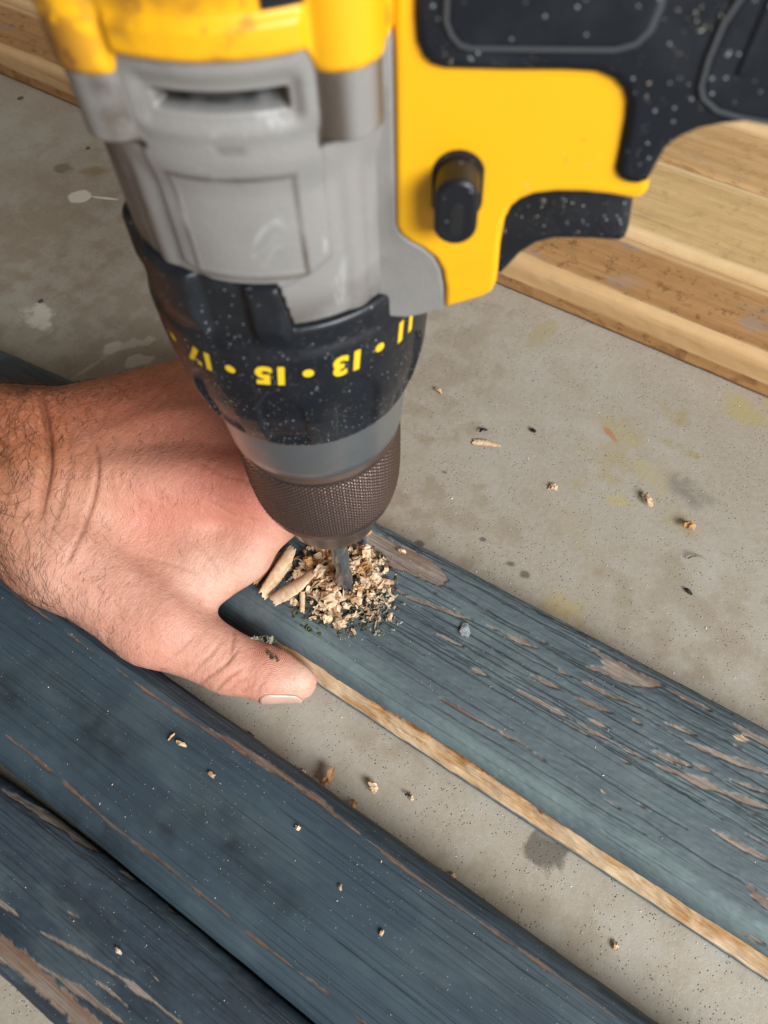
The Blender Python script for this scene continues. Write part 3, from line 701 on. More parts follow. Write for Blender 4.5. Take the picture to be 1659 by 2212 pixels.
# handle pieces: outlines in the (handle, axis) plane, rounded slabs across it
def slab(name, pts, half, bevel, mat, parent=drill, y0=0.0, res=3, grow=0.0):
    cu = bpy.data.curves.new("slab", 'CURVE'); cu.dimensions = '2D'; cu.fill_mode = 'BOTH'
    sp = cu.splines.new('POLY'); sp.points.add(len(pts) - 1)
    for p, (u, z) in zip(sp.points, pts): p.co = (u, z + DZ, 0, 1)
    sp.use_cyclic_u = True
    cu.extrude = half - bevel; cu.bevel_depth = bevel; cu.bevel_resolution = res; cu.offset = grow - bevel
    ob = bpy.data.objects.new("tmp", cu); COL.objects.link(ob)
    dg = bpy.context.evaluated_depsgraph_get()
    me = bpy.data.meshes.new_from_object(ob.evaluated_get(dg)); bpy.data.objects.remove(ob)
    co = np.empty(len(me.vertices) * 3, np.float32); me.vertices.foreach_get("co", co); co = co.reshape(-1, 3)
    V = np.stack([co[:, 0], -co[:, 2] + y0, co[:, 1]], -1) * MM
    me.vertices.foreach_set("co", V.astype(np.float32).ravel())
    me.materials.clear()
    me.polygons.foreach_set("use_smooth", np.zeros(len(me.polygons), bool)); me.update()
    me.set_sharp_from_angle(angle=math.radians(50)) if hasattr(me, "set_sharp_from_angle") else None
    me.polygons.foreach_set("use_smooth", np.ones(len(me.polygons), bool))
    return link(name, me, mat, parent)
def smooth_poly(pts, it=2):
    for _ in range(it):
        q = []
        for i in range(len(pts)):
            a, b = pts[i], pts[(i + 1) % len(pts)]
            q += [(a[0] * .75 + b[0] * .25, a[1] * .75 + b[1] * .25), (a[0] * .25 + b[0] * .75, a[1] * .25 + b[1] * .75)]
        pts = q
    return pts
grey_pts = [(4, 221), (21.7, 221), (21.9, 191.2), (22.5, 189.5), (24.0, 188.1), (26.2, 186.8), (27.9, 185.2), (29.0, 182.9), (29.7, 179.1), (29.9, 174.4), (26.0, 172.6), (23.6, 171.8), (4, 171.8)]
slab("casing_bracket", grey_pts, 16.1, 0.5, MAT['gear'])
yellow_pts = [(21.9, 290), (21.9, 191.2), (22.6, 189.6), (24.0, 188.3), (26.2, 187.0), (28.0, 185.4), (29.2, 183.0), (29.9, 179.1), (30.05, 174.9), (33.0, 176.2), (36.4, 177.9), (37.6, 179.0), (38.1, 180.9), (38.1, 183.5), (37.9, 188.5), (38.1, 193.1), (38.8, 195.3), (40.0, 196.6), (41.8, 197.5), (44.7, 198.0), (48.6, 198.1), (52.5, 197.8), (55.6, 197.3), (56.8, 197.6), (57.4, 198.8), (57.0, 202), (57.5, 216), (60, 290)]
slab("yellow_housing", yellow_pts, 16.6, 0.9, MAT['yellow2'])
black_pts = [(24.2, 292), (24.3, 221.0), (24.6, 218.1), (25.5, 216.3), (26.5, 215.4), (28.2, 214.95), (36.1, 214.95), (42.8, 215.1), (46.7, 215.0), (48.9, 214.2), (50.3, 213.0), (51.0, 211.6), (51.4, 209.5), (51.7, 205.7), (51.9, 202.3), (52.6, 201.1), (53.9, 200.3), (55.4, 200.1), (56.8, 200.7), (57.2, 202.9), (57.8, 205.6), (59.1, 207.1), (61.0, 208.3), (63.7, 209.0), (66.4, 209.4), (70, 209.2), (84, 208), (104, 210), (122, 214), (124, 262), (100, 262), (80, 268), (66, 284), (52, 296)]
grip = slab("rubber_grip", black_pts, 17.7, 1.4, MAT['rubber'])
LIT_EDGE = plastic("lit_edge_grey", (0.055, 0.06, 0.066), 0.5, bump=0.3)  # lighter grey strip painting the light caught by the grip panels' edges
for half_, o_ in ((18.15, [(28.0, 262), (28.2, 221.0), (28.9, 219.5), (30.0, 218.4), (31.4, 218.1), (41.2, 218.2), (48.1, 218.3), (50.3, 219.0), (51.5, 220.5), (51.9, 222.9), (51, 240), (48, 262)]), (18.25, [(64, 250), (60.4, 224.6), (59.3, 221.5), (59.0, 217.6), (59.2, 214.4), (59.9, 213.0), (62.1, 211.5), (65.3, 210.7), (68.8, 210.2), (84, 209.6), (104, 212), (118, 215), (118, 255), (100, 256)])):
    slab("grip_lit_edge", o_, half_, 0.25, LIT_EDGE, grip, grow=0.38)
slab("grip_panel", [(28.0, 262), (28.2, 221.0), (28.9, 219.5), (30.0, 218.4), (31.4, 218.1), (41.2, 218.2), (48.1, 218.3), (50.3, 219.0), (51.5, 220.5), (51.9, 222.9), (51, 240), (48, 262)], 18.3, 0.7, MAT['rubber'], grip)
slab("grip_panel", [(64, 250), (60.4, 224.6), (59.3, 221.5), (59.0, 217.6), (59.2, 214.4), (59.9, 213.0), (62.1, 211.5), (65.3, 210.7), (68.8, 210.2), (84, 209.6), (104, 212), (118, 215), (118, 255), (100, 256)], 18.4, 0.7, MAT['rubber'], grip)
for i in range(12):
    u = 62.5 + i * 4.2
    slab("grip_rib", [(u, 216), (u + 1.5, 216), (u + 3.0, 250), (u + 1.5, 250)], 18.75, 0.3, MAT['rubber'], grip, res=1)
slab("trigger", [(37.0, 189), (39.0, 195), (45.8, 197), (57.0, 197), (58.3, 187.0), (58.2, 185.2), (57.4, 184.4), (53.1, 184.6), (47.2, 184.4), (44.4, 183.4), (42.0, 181.2), (40.4, 178.4), (39.2, 176.6), (37.4, 177.4)], 10.2, 1.6, MAT['black'])
def oval(cu_, cz, ru, rz, n=24):
    pts = []
    for i in range(n):
        a = 2 * math.pi * i / n; pts.append((cu_ + ru * math.cos(a), cz + (rz - ru) * (1 if math.sin(a) > 0 else -1) + ru * math.sin(a)))
    return pts
btn = slab("direction_button", oval(30.8, 198.0, 3.15, 5.3), 22.2, 0.8, MAT['black'])
slab("button_dimple", oval(30.9, 197.2, 0.9, 2.6), 22.32, 0.1, plastic("dark_dimple", (0.006, 0.006, 0.006), 0.7), btn)
slab("button_shadow_gap", oval(30.8, 198.3, 3.75, 5.9), 16.68, 0.03, plastic("button_gap_shade", (0.02, 0.012, 0.006), 0.6), btn)  # flat dark oval painting the shadow gap round the button
bat = slab("battery_pack", [(118, 205), (150, 208), (154, 212), (156, 275), (150, 280), (120, 278)], 33, 4, MAT['black'])
slab("battery_band", [(123, 206.5), (129, 206.5), (131, 279), (125, 279)], 33.4, 1, MAT['yellow2'], bat)

# ------------------------------------------------------------------ hand and forearm (one continuous surface)
def rcone(P, a, b, r1, r2):
    a, b = np.array(a, np.float32), np.array(b, np.float32)
    ba = b - a; l2 = float(ba @ ba); rr = r1 - r2; a2 = l2 - rr * rr; il2 = 1.0 / l2
    pa = P - a; y = pa @ ba; z = y - l2
    x2 = ((pa * l2 - y[..., None] * ba) ** 2).sum(-1)
    y2 = y * y * l2; z2 = z * z * l2
    k = np.sign(rr) * rr * rr * x2
    d = (np.sqrt(x2 * a2 * il2) + y * rr) * il2 - r1
    d = np.where(np.sign(z) * a2 * z2 > k, np.sqrt(x2 + z2) * il2 - r2, d)
    d = np.where(np.sign(y) * a2 * y2 < k, np.sqrt(x2 + y2) * il2 - r1, d)
    return d.astype(np.float32)
def smin(a, b, k):
    h = np.maximum(k - np.abs(a - b), 0) / k
    return np.minimum(a, b) - h * h * k * 0.25
W0 = np.array((-112.0, -36.0, 46.0))
PALM = [  # a, b, r1, r2
    ((-107, -45, 45), (-86, -48, 39), 20, 18.5), ((-86, -48, 39), (-45, -49.5, 28), 18.5, 14.6),
    ((-112, -36, 47), (-43, 5, 44), 21, 13.8), ((-119, -25, 46), (-56, 25, 43), 20, 14),
    ((-119, -25, 45), (-73, 38, 39), 19, 13.5), ((-121, -22, 43), (-91, 45, 34), 18, 13),
    ((-90, -32, 36), (-50, -22, 33), 17, 12), ((-52, -40, 29), (-36, -12, 32), 10, 8), ((-36, -12, 32), (-30, 4, 38), 8, 9),
    ((-40, -34, 26), (-33, -14, 30), 6, 7),
]
ARM = [((-107, -47, 46), (-168, -90, 58), 20.5, 27), ((-168, -90, 58), (-250, -150, 78), 27, 34),
       ((-122, -26, 48), (-180, -62, 60), 20.5, 26), ((-180, -62, 60), (-262, -120, 78), 26, 34)]
FING = [
    [((-45, -49.0, 28), (-18, -45.0, 18.5), 13.8, 10.6), ((-18, -45.0, 18.5), (-6, -40.0, 15), 10.6, 9.8), ((-6, -40.0, 15), (3.2, -36.2, 13), 9.8, 7.8)],
    [((-43, 5, 44), (-27, 31, 37), 13.0, 10.2), ((-27, 31, 37), (-22, 41.5, 22), 10, 8.6), ((-22, 41.5, 22), (-22, 41.5, 9.5), 8.5, 7.4)],
    [((-56, 25, 43), (-42, 46, 36), 13.0, 10.6), ((-42, 46, 36), (-38, 42.5, 21), 10.4, 8.8), ((-38, 42.5, 21), (-38, 42.5, 9.5), 8.6, 7.6)],
    [((-73, 38, 39), (-61, 53, 33), 12.5, 10), ((-61, 53, 33), (-56, 43.5, 20), 9.8, 8.4), ((-56, 43.5, 20), (-55, 42, 9.5), 8.2, 7.4)],
    [((-91, 45, 34), (-80, 57, 28), 11.5, 9), ((-80, 57, 28), (-75, 46, 18), 8.8, 7.6), ((-75, 46, 18), (-73, 41.5, 8.5), 7.4, 6.8)],
]
def hand_sdf(P):
    d = None
    for c in PALM:
        e = rcone(P, *c); d = e if d is None else smin(d, e, 8.0)
    arm = None
    for c in ARM:
        e = rcone(P, *c); arm = e if arm is None else smin(arm, e, 10.0)
    d = smin(d, arm, 7.0)
    for f in FING:
        fd = None
        for c in f:
            e = rcone(P, *c); fd = e if fd is None else smin(fd, e, 2.5)
        d = smin(d, fd, 5.0)
    # rests on the board: pressed flat where it touches
    x, y, z = P[..., 0], P[..., 1], P[..., 2]
    yb = y - 0.026 * (x - 10) * (y + 30) / 62.0
    qy = np.abs(yb - 0.8) - 31.6; qz = np.abs(z - 10.0) - 10.2
    bd = np.minimum(np.maximum(qy, qz), 0) + np.hypot(np.maximum(qy, 0), np.maximum(qz, 0))
    d = np.maximum(d, -(bd - 0.15))
    qy2 = np.abs(y + 86.6) - 26.8; bd2 = np.minimum(np.maximum(qy2, qz), 0) + np.hypot(np.maximum(qy2, 0), np.maximum(qz, 0))
    return np.maximum(d, -(bd2 - 0.15))
def surface_nets(f, org, h):
    s = f < 0
    c = s[:-1, :-1, :-1].astype(np.int8)
    cnt = np.zeros(c.shape, np.int8)
    for i in (0, 1):
        for j in (0, 1):
            for k in (0, 1):
                cnt += s[i:s.shape[0] - 1 + i, j:s.shape[1] - 1 + j, k:s.shape[2] - 1 + k]
    act = (cnt > 0) & (cnt < 8)
    idx = np.full(act.shape, -1, np.int64); ii = np.argwhere(act); idx[act] = np.arange(len(ii))
    acc = np.zeros((len(ii), 3)); w = np.zeros(len(ii))
    corners = [(i, j, k) for i in (0, 1) for j in (0, 1) for k in (0, 1)]
    for a in corners:
        for b in corners:
            if sum(b) - sum(a) == 1 and all(y >= x for x, y in zip(a, b)):
                fa = f[ii[:, 0] + a[0], ii[:, 1] + a[1], ii[:, 2] + a[2]]; fb = f[ii[:, 0] + b[0], ii[:, 1] + b[1], ii[:, 2] + b[2]]
                x = (fa < 0) != (fb < 0)
                t = np.where(x, fa / np.where(x, fa - fb, 1), 0)
                p = np.array(a)[None] + t[:, None] * (np.array(b) - np.array(a))[None]
                acc += np.where(x[:, None], p, 0); w += x
    V = (ii + acc / w[:, None]) * h + np.array(org)
    F = []
    for ax in range(3):
        sl0 = [slice(None)] * 3; sl1 = [slice(None)] * 3; sl0[ax] = slice(0, -1); sl1[ax] = slice(1, None)
        A, B = s[tuple(sl0)], s[tuple(sl1)]
        e = np.argwhere(A != B)
        o1, o2 = [(1, 2), (2, 0), (0, 1)][ax]
        ok = (e[:, o1] > 0) & (e[:, o2] > 0) & (e[:, o1] < idx.shape[o1]) & (e[:, o2] < idx.shape[o2])
        e = e[ok]
        def cell(d1, d2):
            q = e.copy(); q[:, o1] -= d1; q[:, o2] -= d2; return idx[q[:, 0], q[:, 1], q[:, 2]]
        quad = np.stack([cell(0, 0), cell(1, 0), cell(1, 1), cell(0, 1)], -1)
        flip = ~A[e[:, 0], e[:, 1], e[:, 2]]
        quad[flip] = quad[flip][:, ::-1]
        F.append(quad)
    F = np.vstack(F); F = F[(F >= 0).all(1)]
    return V, F
H = 1.3
org = (-235.0, -150.0, 0.6)
g = [np.arange(o, e, H, dtype=np.float32) for o, e in zip(org, (20.0, 75.0, 112.0))]
fld = np.empty([len(q) for q in g], np.float32)
for i0 in range(0, len(g[0]), 24):
    P = np.stack(np.meshgrid(g[0][i0:i0 + 24], g[1], g[2], indexing='ij'), -1); fld[i0:i0 + 24] = hand_sdf(P)
HV, HF = surface_nets(fld, org, H); del fld
def relax(V, F, it, lam=0.5):
    e = np.vstack([F[:, [0, 1]], F[:, [1, 2]], F[:, [2, 3]], F[:, [3, 0]]]); e = np.vstack([e, e[:, ::-1]])
    deg = np.bincount(e[:, 0], minlength=len(V)).astype(float)
    for _ in range(it):
        s = np.stack([np.bincount(e[:, 0], weights=V[e[:, 1], k], minlength=len(V)) for k in range(3)], -1)
        V = V + lam * (s / deg[:, None] - V)
    return V
HV = relax(HV, HF, 5)
# one smooth subdivision, then the skin relief is pushed into the finer surface
tmp = bpy.data.objects.new("tmp", mesh_np(HV, HF)); COL.objects.link(tmp)
md = tmp.modifiers.new("s", 'SUBSURF'); md.levels = 1; md.render_levels = 1
dg = bpy.context.evaluated_depsgraph_get()
hme = bpy.data.meshes.new_from_object(tmp.evaluated_get(dg)); bpy.data.objects.remove(tmp)
nv = len(hme.vertices)
hv = np.empty(nv * 3, np.float32); hme.vertices.foreach_get("co", hv); hv = hv.reshape(-1, 3).astype(float) * 1000
hn = np.empty(nv * 3, np.float32); hme.vertices.foreach_get("normal", hn); hn = hn.reshape(-1, 3).astype(float)
bvh = BVHTree.FromPolygons([Vector(v) for v in (hv * MM)], [tuple(p.vertices) for p in hme.polygons])
def on_hand(px, py):
    d = ray_dir(px, py).normalized(); loc, nrm, i, dist = bvh.ray_cast(CAM_LOC, d)
    return None if loc is None else np.array(loc) * 1000
def line_dist(P, pts):
    best = np.full(len(P), 1e9); al = np.zeros(len(P))
    L = [0.0]
    for a, b in zip(pts[:-1], pts[1:]): L.append(L[-1] + np.linalg.norm(b - a))
    for i, (a, b) in enumerate(zip(pts[:-1], pts[1:])):
        ab = b - a; t = np.clip(((P - a) @ ab) / (ab @ ab + 1e-9), 0, 1); d = np.linalg.norm(P - a - t[:, None] * ab, axis=1)
        k = d < best; best = np.where(k, d, best); al = np.where(k, (L[i] + t * (L[i + 1] - L[i])) / L[-1], al)
    return best, al
disp = np.zeros(nv); crease = np.zeros(nv)
CREASES = [  # pixel polyline, depth mm, half width mm
    ([(86, 850), (100, 905), (108, 965), (107, 1015), (98, 1065), (90, 1110)], 2.3, 0.95),
    ([(205, 955), (213, 1000), (211, 1040), (200, 1090), (182, 1140), (160, 1185), (140, 1220)], 0.9, 0.6),
    ([(150, 1010), (140, 1060), (120, 1120), (100, 1180)], 0.4, 0.7),
    ([(130, 880), (150, 940), (150, 1000)], 0.35, 0.6), ([(180, 870), (200, 960)], 0.3, 0.6),
    ([(486, 1310), (500, 1335), (505, 1370), (500, 1410), (488, 1440)], 0.6, 0.7),
    ([(430, 1478), (465, 1452), (498, 1425), (515, 1400)], 0.6, 0.5), ([(465, 1493), (490, 1468), (520, 1445)], 0.6, 0.5), ([(415, 1440), (450, 1420), (475, 1385)], 0.3, 0.5), ([(350, 1435), (390, 1405), (420, 1370)], 0.25, 0.5), ([(555, 1498), (562, 1480), (575, 1470)], 0.35, 0.4),
    ([(490, 1497), (510, 1478), (535, 1462)], 0.35, 0.45), ([(520, 1497), (535, 1485), (550, 1478)], 0.3, 0.4),
    ([(405, 1465), (440, 1430), (465, 1400)], 0.3, 0.5), ([(300, 1200), (360, 1215), (430, 1240)], 0.25, 0.6),
    ([(390, 1160), (440, 1190), (470, 1235)], 0.25, 0.6), ([(420, 1040), (480, 1075), (540, 1090)], 0.3, 0.6),
    ([(430, 1000), (490, 1030), (545, 1040)], 0.3, 0.6), ([(450, 1080), (500, 1110), (560, 1125)], 0.25, 0.6),
]
for pix, dep, wd in CREASES:
    pts = []
    for (a, b), (c, d_) in zip(pix[:-1], pix[1:]):
        for t in np.linspace(0, 1, 4, endpoint=False): pts.append((a + (c - a) * t, b + (d_ - b) * t))
    pts.append(pix[-1])
    q = [p for p in (on_hand(*p) for p in pts) if p is not None]
    if len(q) < 3: continue
    near = np.linalg.norm(hv - np.mean(q, 0), axis=1) < 70
    ds, al = line_dist(hv[near], q)
    fade = np.sqrt(np.clip(4 * al * (1 - al), 0, 1)) * 0.8 + 0.2
    wob = wd * (1 + 0.3 * noise3(hv[near, 0] / 3, hv[near, 1] / 3, hv[near, 2] / 3, 71))
    prof_ = np.exp(-(ds / wob) ** 2); swell = np.exp(-((ds - 3.2 * wd) / (2.0 * wd)) ** 2)
    disp[near] += fade * dep * (-prof_ + 0.14 * swell); crease[near] = np.maximum(crease[near], fade * prof_ * min(1, dep / 1.0))
x, y, z = hv.T
# bone and tendon relief: raised (positive) or hollow (negative) soft bands
for pix, hgt, wd in (([(215, 1170), (310, 1255), (400, 1330), (470, 1390)], 1.1, 5.0), ([(300, 1110), (370, 1175), (440, 1230)], -1.3, 7.0),
                     ([(230, 1010), (350, 1020), (460, 1010), (530, 1005)], 1.0, 5.0), ([(230, 930), (340, 900), (450, 880)], 0.8, 4.5), ([(260, 965), (400, 950)], -0.6, 4.0),
                     ([(240, 1290), (330, 1370)], -0.7, 5.0), ([(60, 880), (60, 1000), (40, 1150)], 0.9, 6.0)):
    q = [p for p in (on_hand(*p) for p in pix) if p is not None]
    if len(q) < 2: continue
    ds, al = line_dist(hv, q); disp += hgt * np.exp(-(ds / wd) ** 2) * (0.5 + 0.5 * np.sqrt(np.clip(4 * al * (1 - al), 0, 1)))
# tendons, soft lumps and fine skin folds
disp += 0.35 * fbm(x / 16, y / 16, z / 16, 72, 3)
s_arm = (hv - W0) @ np.array((-0.83, -0.555, 0.05)); s_per = (hv - W0) @ np.array((-0.555, 0.83, 0.0))
fold = noise3(s_arm / 2.2 + 0.8 * noise3(s_per / 9, s_arm / 9, 0, 73), s_per / 12.0, 0, 74)
disp += 0.10 * fold * sst(-75, -40, s_arm) * sst(30, 0, s_arm) + 0.05 * fbm(x / 2.2, y / 2.2, z / 2.2, 75, 2)
hv2 = hv + hn * disp[:, None]
hme.vertices.foreach_set("co", (hv2 * MM).astype(np.float32).ravel())
tan_shade = np.clip(sst(-62, 5, s_arm + 8 + 7 * noise3(x / 14, y / 14, z / 14, 76) + 1.0 * s_per), 0, 1)  # tanned skin, deepened by the drill's shade painted over the far side
def blob(px, py, r):
    p = on_hand(px, py)
    return np.zeros(nv) if p is None else np.exp(-(np.linalg.norm(hv - p, axis=1) / r) ** 2)
red = np.clip(1.0 * blob(540, 1050, 20) + 0.55 * blob(330, 1130, 12) + 0.5 * blob(595, 1415, 8) + 0.4 * blob(520, 1485, 9) + 0.35 * blob(330, 1400, 16) + 0.55 * blob(440, 940, 24) + 0.6 * blob(280, 840, 26) + 0.4 * blob(50, 900, 24), 0, 1)
white = np.clip(0.8 * blob(650, 1470, 7) + 0.45 * blob(470, 1255, 14) + 0.35 * blob(560, 1215, 9), 0, 1)
for n, a in (("pad", np.clip(blob(590, 1400, 8) + blob(545, 1370, 8), 0, 1)), ("tan", tan_shade), ("red", red), ("white", white), ("crease", np.clip(crease, 0, 1))):
    t = hme.attributes.new(n, 'FLOAT', 'POINT'); t.data.foreach_set("value", a.astype(np.float32))
hme.polygons.foreach_set("use_smooth", np.ones(len(hme.polygons), bool)); hme.update()

def skin():
    M = Mat("skin")
    c = M.co()
    mott = M.noise(c, 130, 5, 0.65); mott2 = M.noise(c, 420, 4, 0.6); pores = M.voro(c, 1500); cells = M.voro(M.co((1, 1, 1), loc=(.1, .2, .3)), 800)
    base = M.mix(M.attr("tan"), (0.60, 0.305, 0.218), (0.335, 0.130, 0.046))  # tan mask holds skin tone and painted shade together
    base = M.mix(M.math('MULTIPLY', M.attr("white"), 0.8), base, (0.71, 0.50, 0.385))
    base = M.mix(M.math('MULTIPLY', M.attr("red"), 0.85), base, (0.52, 0.14, 0.09))
    base = M.mix(M.math('MULTIPLY', M.rng(mott, 0.42, 0.72), 0.45), base, (0.50, 0.20, 0.135))
    base = M.mix(M.math('MULTIPLY', M.rng(mott2, 0.5, 0.75), 0.22), base, (0.66, 0.42, 0.30))
    base = M.mix(M.math('MULTIPLY', M.attr("crease"), 0.55), base, (0.20, 0.075, 0.04))
    base = M.mix(M.math('MULTIPLY', M.rng(M.noise(c, 900, 3, 0.6), 0.55, 0.72), 0.22), base, (0.33, 0.12, 0.07))
    rid = M.n('ShaderNodeTexWave'); rid.wave_type = 'RINGS'; rid.rings_direction = 'Z'
    tp_ = M.n('ShaderNodeMapping'); tp_.vector_type = 'POINT'; tp_.inputs['Location'].default_value = (0.006, 0.036, 0); M.nt.links.new(M.tc.outputs['Object'], tp_.inputs['Vector'])
    M.put(rid.inputs['Vector'], tp_.outputs[0]); rid.inputs['Scale'].default_value = 520; rid.inputs['Distortion'].default_value = 2.5; rid.inputs['Detail'].default_value = 1; rid.inputs['Detail Scale'].default_value = 0.3
    ridm = M.math('MULTIPLY', rid.outputs['Fac'], M.attr('pad'))
    veins = M.rng(M.noise(c, 55, 2, 0.4, 0.8), 0.49, 0.53); 
    h = M.math('ADD', M.math('MULTIPLY', mott2, 0.4), M.math('ADD', M.math('MULTIPLY', pores, 0.35), M.math('MULTIPLY', cells, 0.35)))
    ln = M.noise(M.co((520, 60, 200), rot=(0, 0, 0.58)), 1, 3, 0.6, 0.8)
    h = M.math('ADD', h, M.math('MULTIPLY', ln, 0.8)); h = M.math('ADD', h, M.math('MULTIPLY', ridm, 0.8))
    rough = M.rng(mott2, 0.3, 0.7, 0.44, 0.62)
    M.b.subsurface_method = 'RANDOM_WALK'
    return M.done(base, rough, normal=M.bump(h, 0.00036, 0.75), spec=0.33, **{'Subsurface Weight': 0.22, 'Subsurface Radius': (0.0035, 0.0014, 0.0008), 'Subsurface Scale': 0.6})
MAT['skin'] = skin()
hme.materials.clear()
person = link("person", hme, MAT['skin'])
tag(person, "bare left hand and hairy wrist gripping the teal painted board beside the bit", "hand")
# thumb nail
ta, tb = np.array((-6, -40.0, 15.0)), np.array((3.2, -36.2, 13.0)); ax = (tb - ta) / np.linalg.norm(tb - ta)
nd = np.array((0.33, -0.86, -0.38)); nd -= ax * (nd @ ax); nd /= np.linalg.norm(nd); sd = np.cross(ax, nd)
nc = np.array((0.0, -37.6, 13.7))
nvv = []; nu_, nw_ = 15, 13
for i in range(nu_):
    a_ = -6.5 + 14.0 * i / (nu_ - 1)
    hw = 55 * (1 - 0.35 * max(0, (a_ - 4.5) / 3.0) ** 2 - 0.25 * max(0, (-a_ - 4) / 2.5) ** 2)
    for j in range(nw_):
        ph = math.radians(-hw + 2 * hw * j / (nw_ - 1)); dr = nd * math.cos(ph) + sd * math.sin(ph)
        q0 = nc + ax * min(a_, 4.2)
        hit = bvh.ray_cast(Vector(q0 * MM), Vector(dr)); rr_ = (hit[3] * 1000 if hit[0] is not None else 9.5) + 0.03
        nvv.append(q0 + ax * max(0.0, a_ - 4.2) + dr * (rr_ - 0.25 * max(0.0, a_ - 4.2)))
Mn = Mat("nail"); kk = Mn.noise(Mn.co((300, 300, 300)), 1, 2)
MAT['nail'] = Mn.done(Mn.mix(kk, (0.60, 0.355, 0.275), (0.65, 0.42, 0.33)), 0.3, spec=0.5)
nail = link("thumbnail", mesh_np(nvv, grid_faces(nu_, nw_)), MAT['nail'], person)
so = nail.modifiers.new("thick", 'SOLIDIFY'); so.thickness = 0.0005; so.offset = -1

# hair on wrist and back of the hand
def tubes(paths, r0, r1, sides=3):
    """paths: (n, k, 3) -> one mesh of thin tapering tubes"""
    n, k, _ = paths.shape
    tg = np.gradient(paths, axis=1); tg /= np.linalg.norm(tg, axis=2)[..., None] + 1e-9
    up = np.array((0.31, 0.22, 0.92)); a = np.cross(tg, up); a /= np.linalg.norm(a, axis=2)[..., None] + 1e-9; b = np.cross(tg, a)
    rad = np.linspace(r0, r1, k)[None, :, None]
    rings = [paths + rad * (a * math.cos(q) + b * math.sin(q)) for q in np.arange(sides) * 2 * math.pi / sides]
    V = np.stack(rings, 2).reshape(-1, 3)
    base = grid_faces(k, sides, False, True)
    F = (base[None] + (np.arange(n) * k * sides)[:, None, None]).reshape(-1, 4)
    return mesh_np(V, F, True)
cand = np.flatnonzero((hn[:, 2] > -0.15) & (s_arm > -72))
dens = 0.10 + 0.5 * sst(-60, -25, s_arm[cand]) + 1.0 * sst(-22, 8, s_arm[cand])
dens *= (0.35 + 0.65 * sst(-.3, .5, noise3(x[cand] / 9, y[cand] / 9, z[cand] / 9, 81)))
dens *= np.where((s_arm[cand] < -40) & (s_per[cand] < -18), 0.25, 1.0)
cand = cand[rng.random(len(cand)) < dens]
cand = rng.permutation(cand)[:7500]
nh = len(cand); nn = hn[cand]; sa = s_arm[cand]
flow = np.array((0.50, -0.84, -0.05))[None] + rng.normal(0, 1, (nh, 3)) * (0.15 + 0.30 * sst(-20, 10, sa))[:, None]
flow += np.array((0.75, 0.45, 0))[None] * (0.6 * sst(-15, 10, sa))[:, None]
flow -= nn * (flow * nn).sum(1)[:, None]; flow /= np.linalg.norm(flow, axis=1)[:, None] + 1e-9
ln_ = rng.uniform(0.6, 1.35, nh) * (2.4 + 6.0 * sst(-30, 0, sa) + 2.5 * sst(5, 25, sa))
side_ = np.cross(nn, flow); curl = rng.normal(0, 0.45, nh)
tt = np.linspace(0, 1, 8)
paths = hv2[cand][:, None, :] - nn[:, None, :] * 0.1
paths = paths + (flow[:, None, :] * tt[None, :, None] + side_[:, None, :] * (curl[:, None] * tt[None] ** 2)[..., None]) * ln_[:, None, None]
paths = paths + nn[:, None, :] * (ln_[:, None] * (0.34 * tt - 0.20 * tt ** 2)[None] * rng.uniform(.5, 1.3, nh)[:, None])[..., None]
Mh = Mat("body_hair"); MAT['hair'] = Mh.done((0.075, 0.032, 0.014), 0.45, spec=0.4)
hair = link("arm_hair", tubes(paths, 0.05, 0.02), MAT['hair'], person); hair["kind"] = "stuff"; hair["label"] = "brown arm hair"

# ------------------------------------------------------------------ wood shavings, chips and dust
def wood_chip(name, pale, mid, brown):
    M = Mat(name); c = M.co()
    n = M.noise(M.co((500, 90, 300)), 1, 4, 0.6); n2 = M.noise(c, 260, 4, 0.6)
    k = M.mix(M.rng(n2, 0.35, 0.62), pale, mid); k = M.mix(M.math('MULTIPLY', M.rng(n, 0.56, 0.72), 0.6), k, brown)
    k = M.mix(M.attr("edge"), k, brown)
    return M.done(k, 0.7, normal=M.bump(n, 0.0002, 0.5), spec=0.25)
MAT['chip'] = wood_chip("fresh_shaving", (0.80, 0.61, 0.42), (0.66, 0.45, 0.27), (0.34, 0.15, 0.06))
MAT['chip2'] = wood_chip("orange_shaving", (0.58, 0.34, 0.15), (0.50, 0.26, 0.10), (0.26, 0.10, 0.035))
MAT['crumb'] = wood_chip("mossy_crumb", (0.16, 0.145, 0.085), (0.075, 0.07, 0.04), (0.03, 0.028, 0.018))
MAT['greycrumb'] = wood_chip("grey_crumb", (0.40, 0.37, 0.28), (0.27, 0.25, 0.17), (0.09, 0.085, 0.05))
MAT['dark'] = wood_chip("paint_crumb", (0.05, 0.05, 0.05), (0.03, 0.03, 0.03), (0.02, 0.02, 0.02))
MAT['dust'] = wood_chip("sawdust_speck", (0.78, 0.70, 0.58), (0.68, 0.58, 0.45), (0.45, 0.30, 0.17))

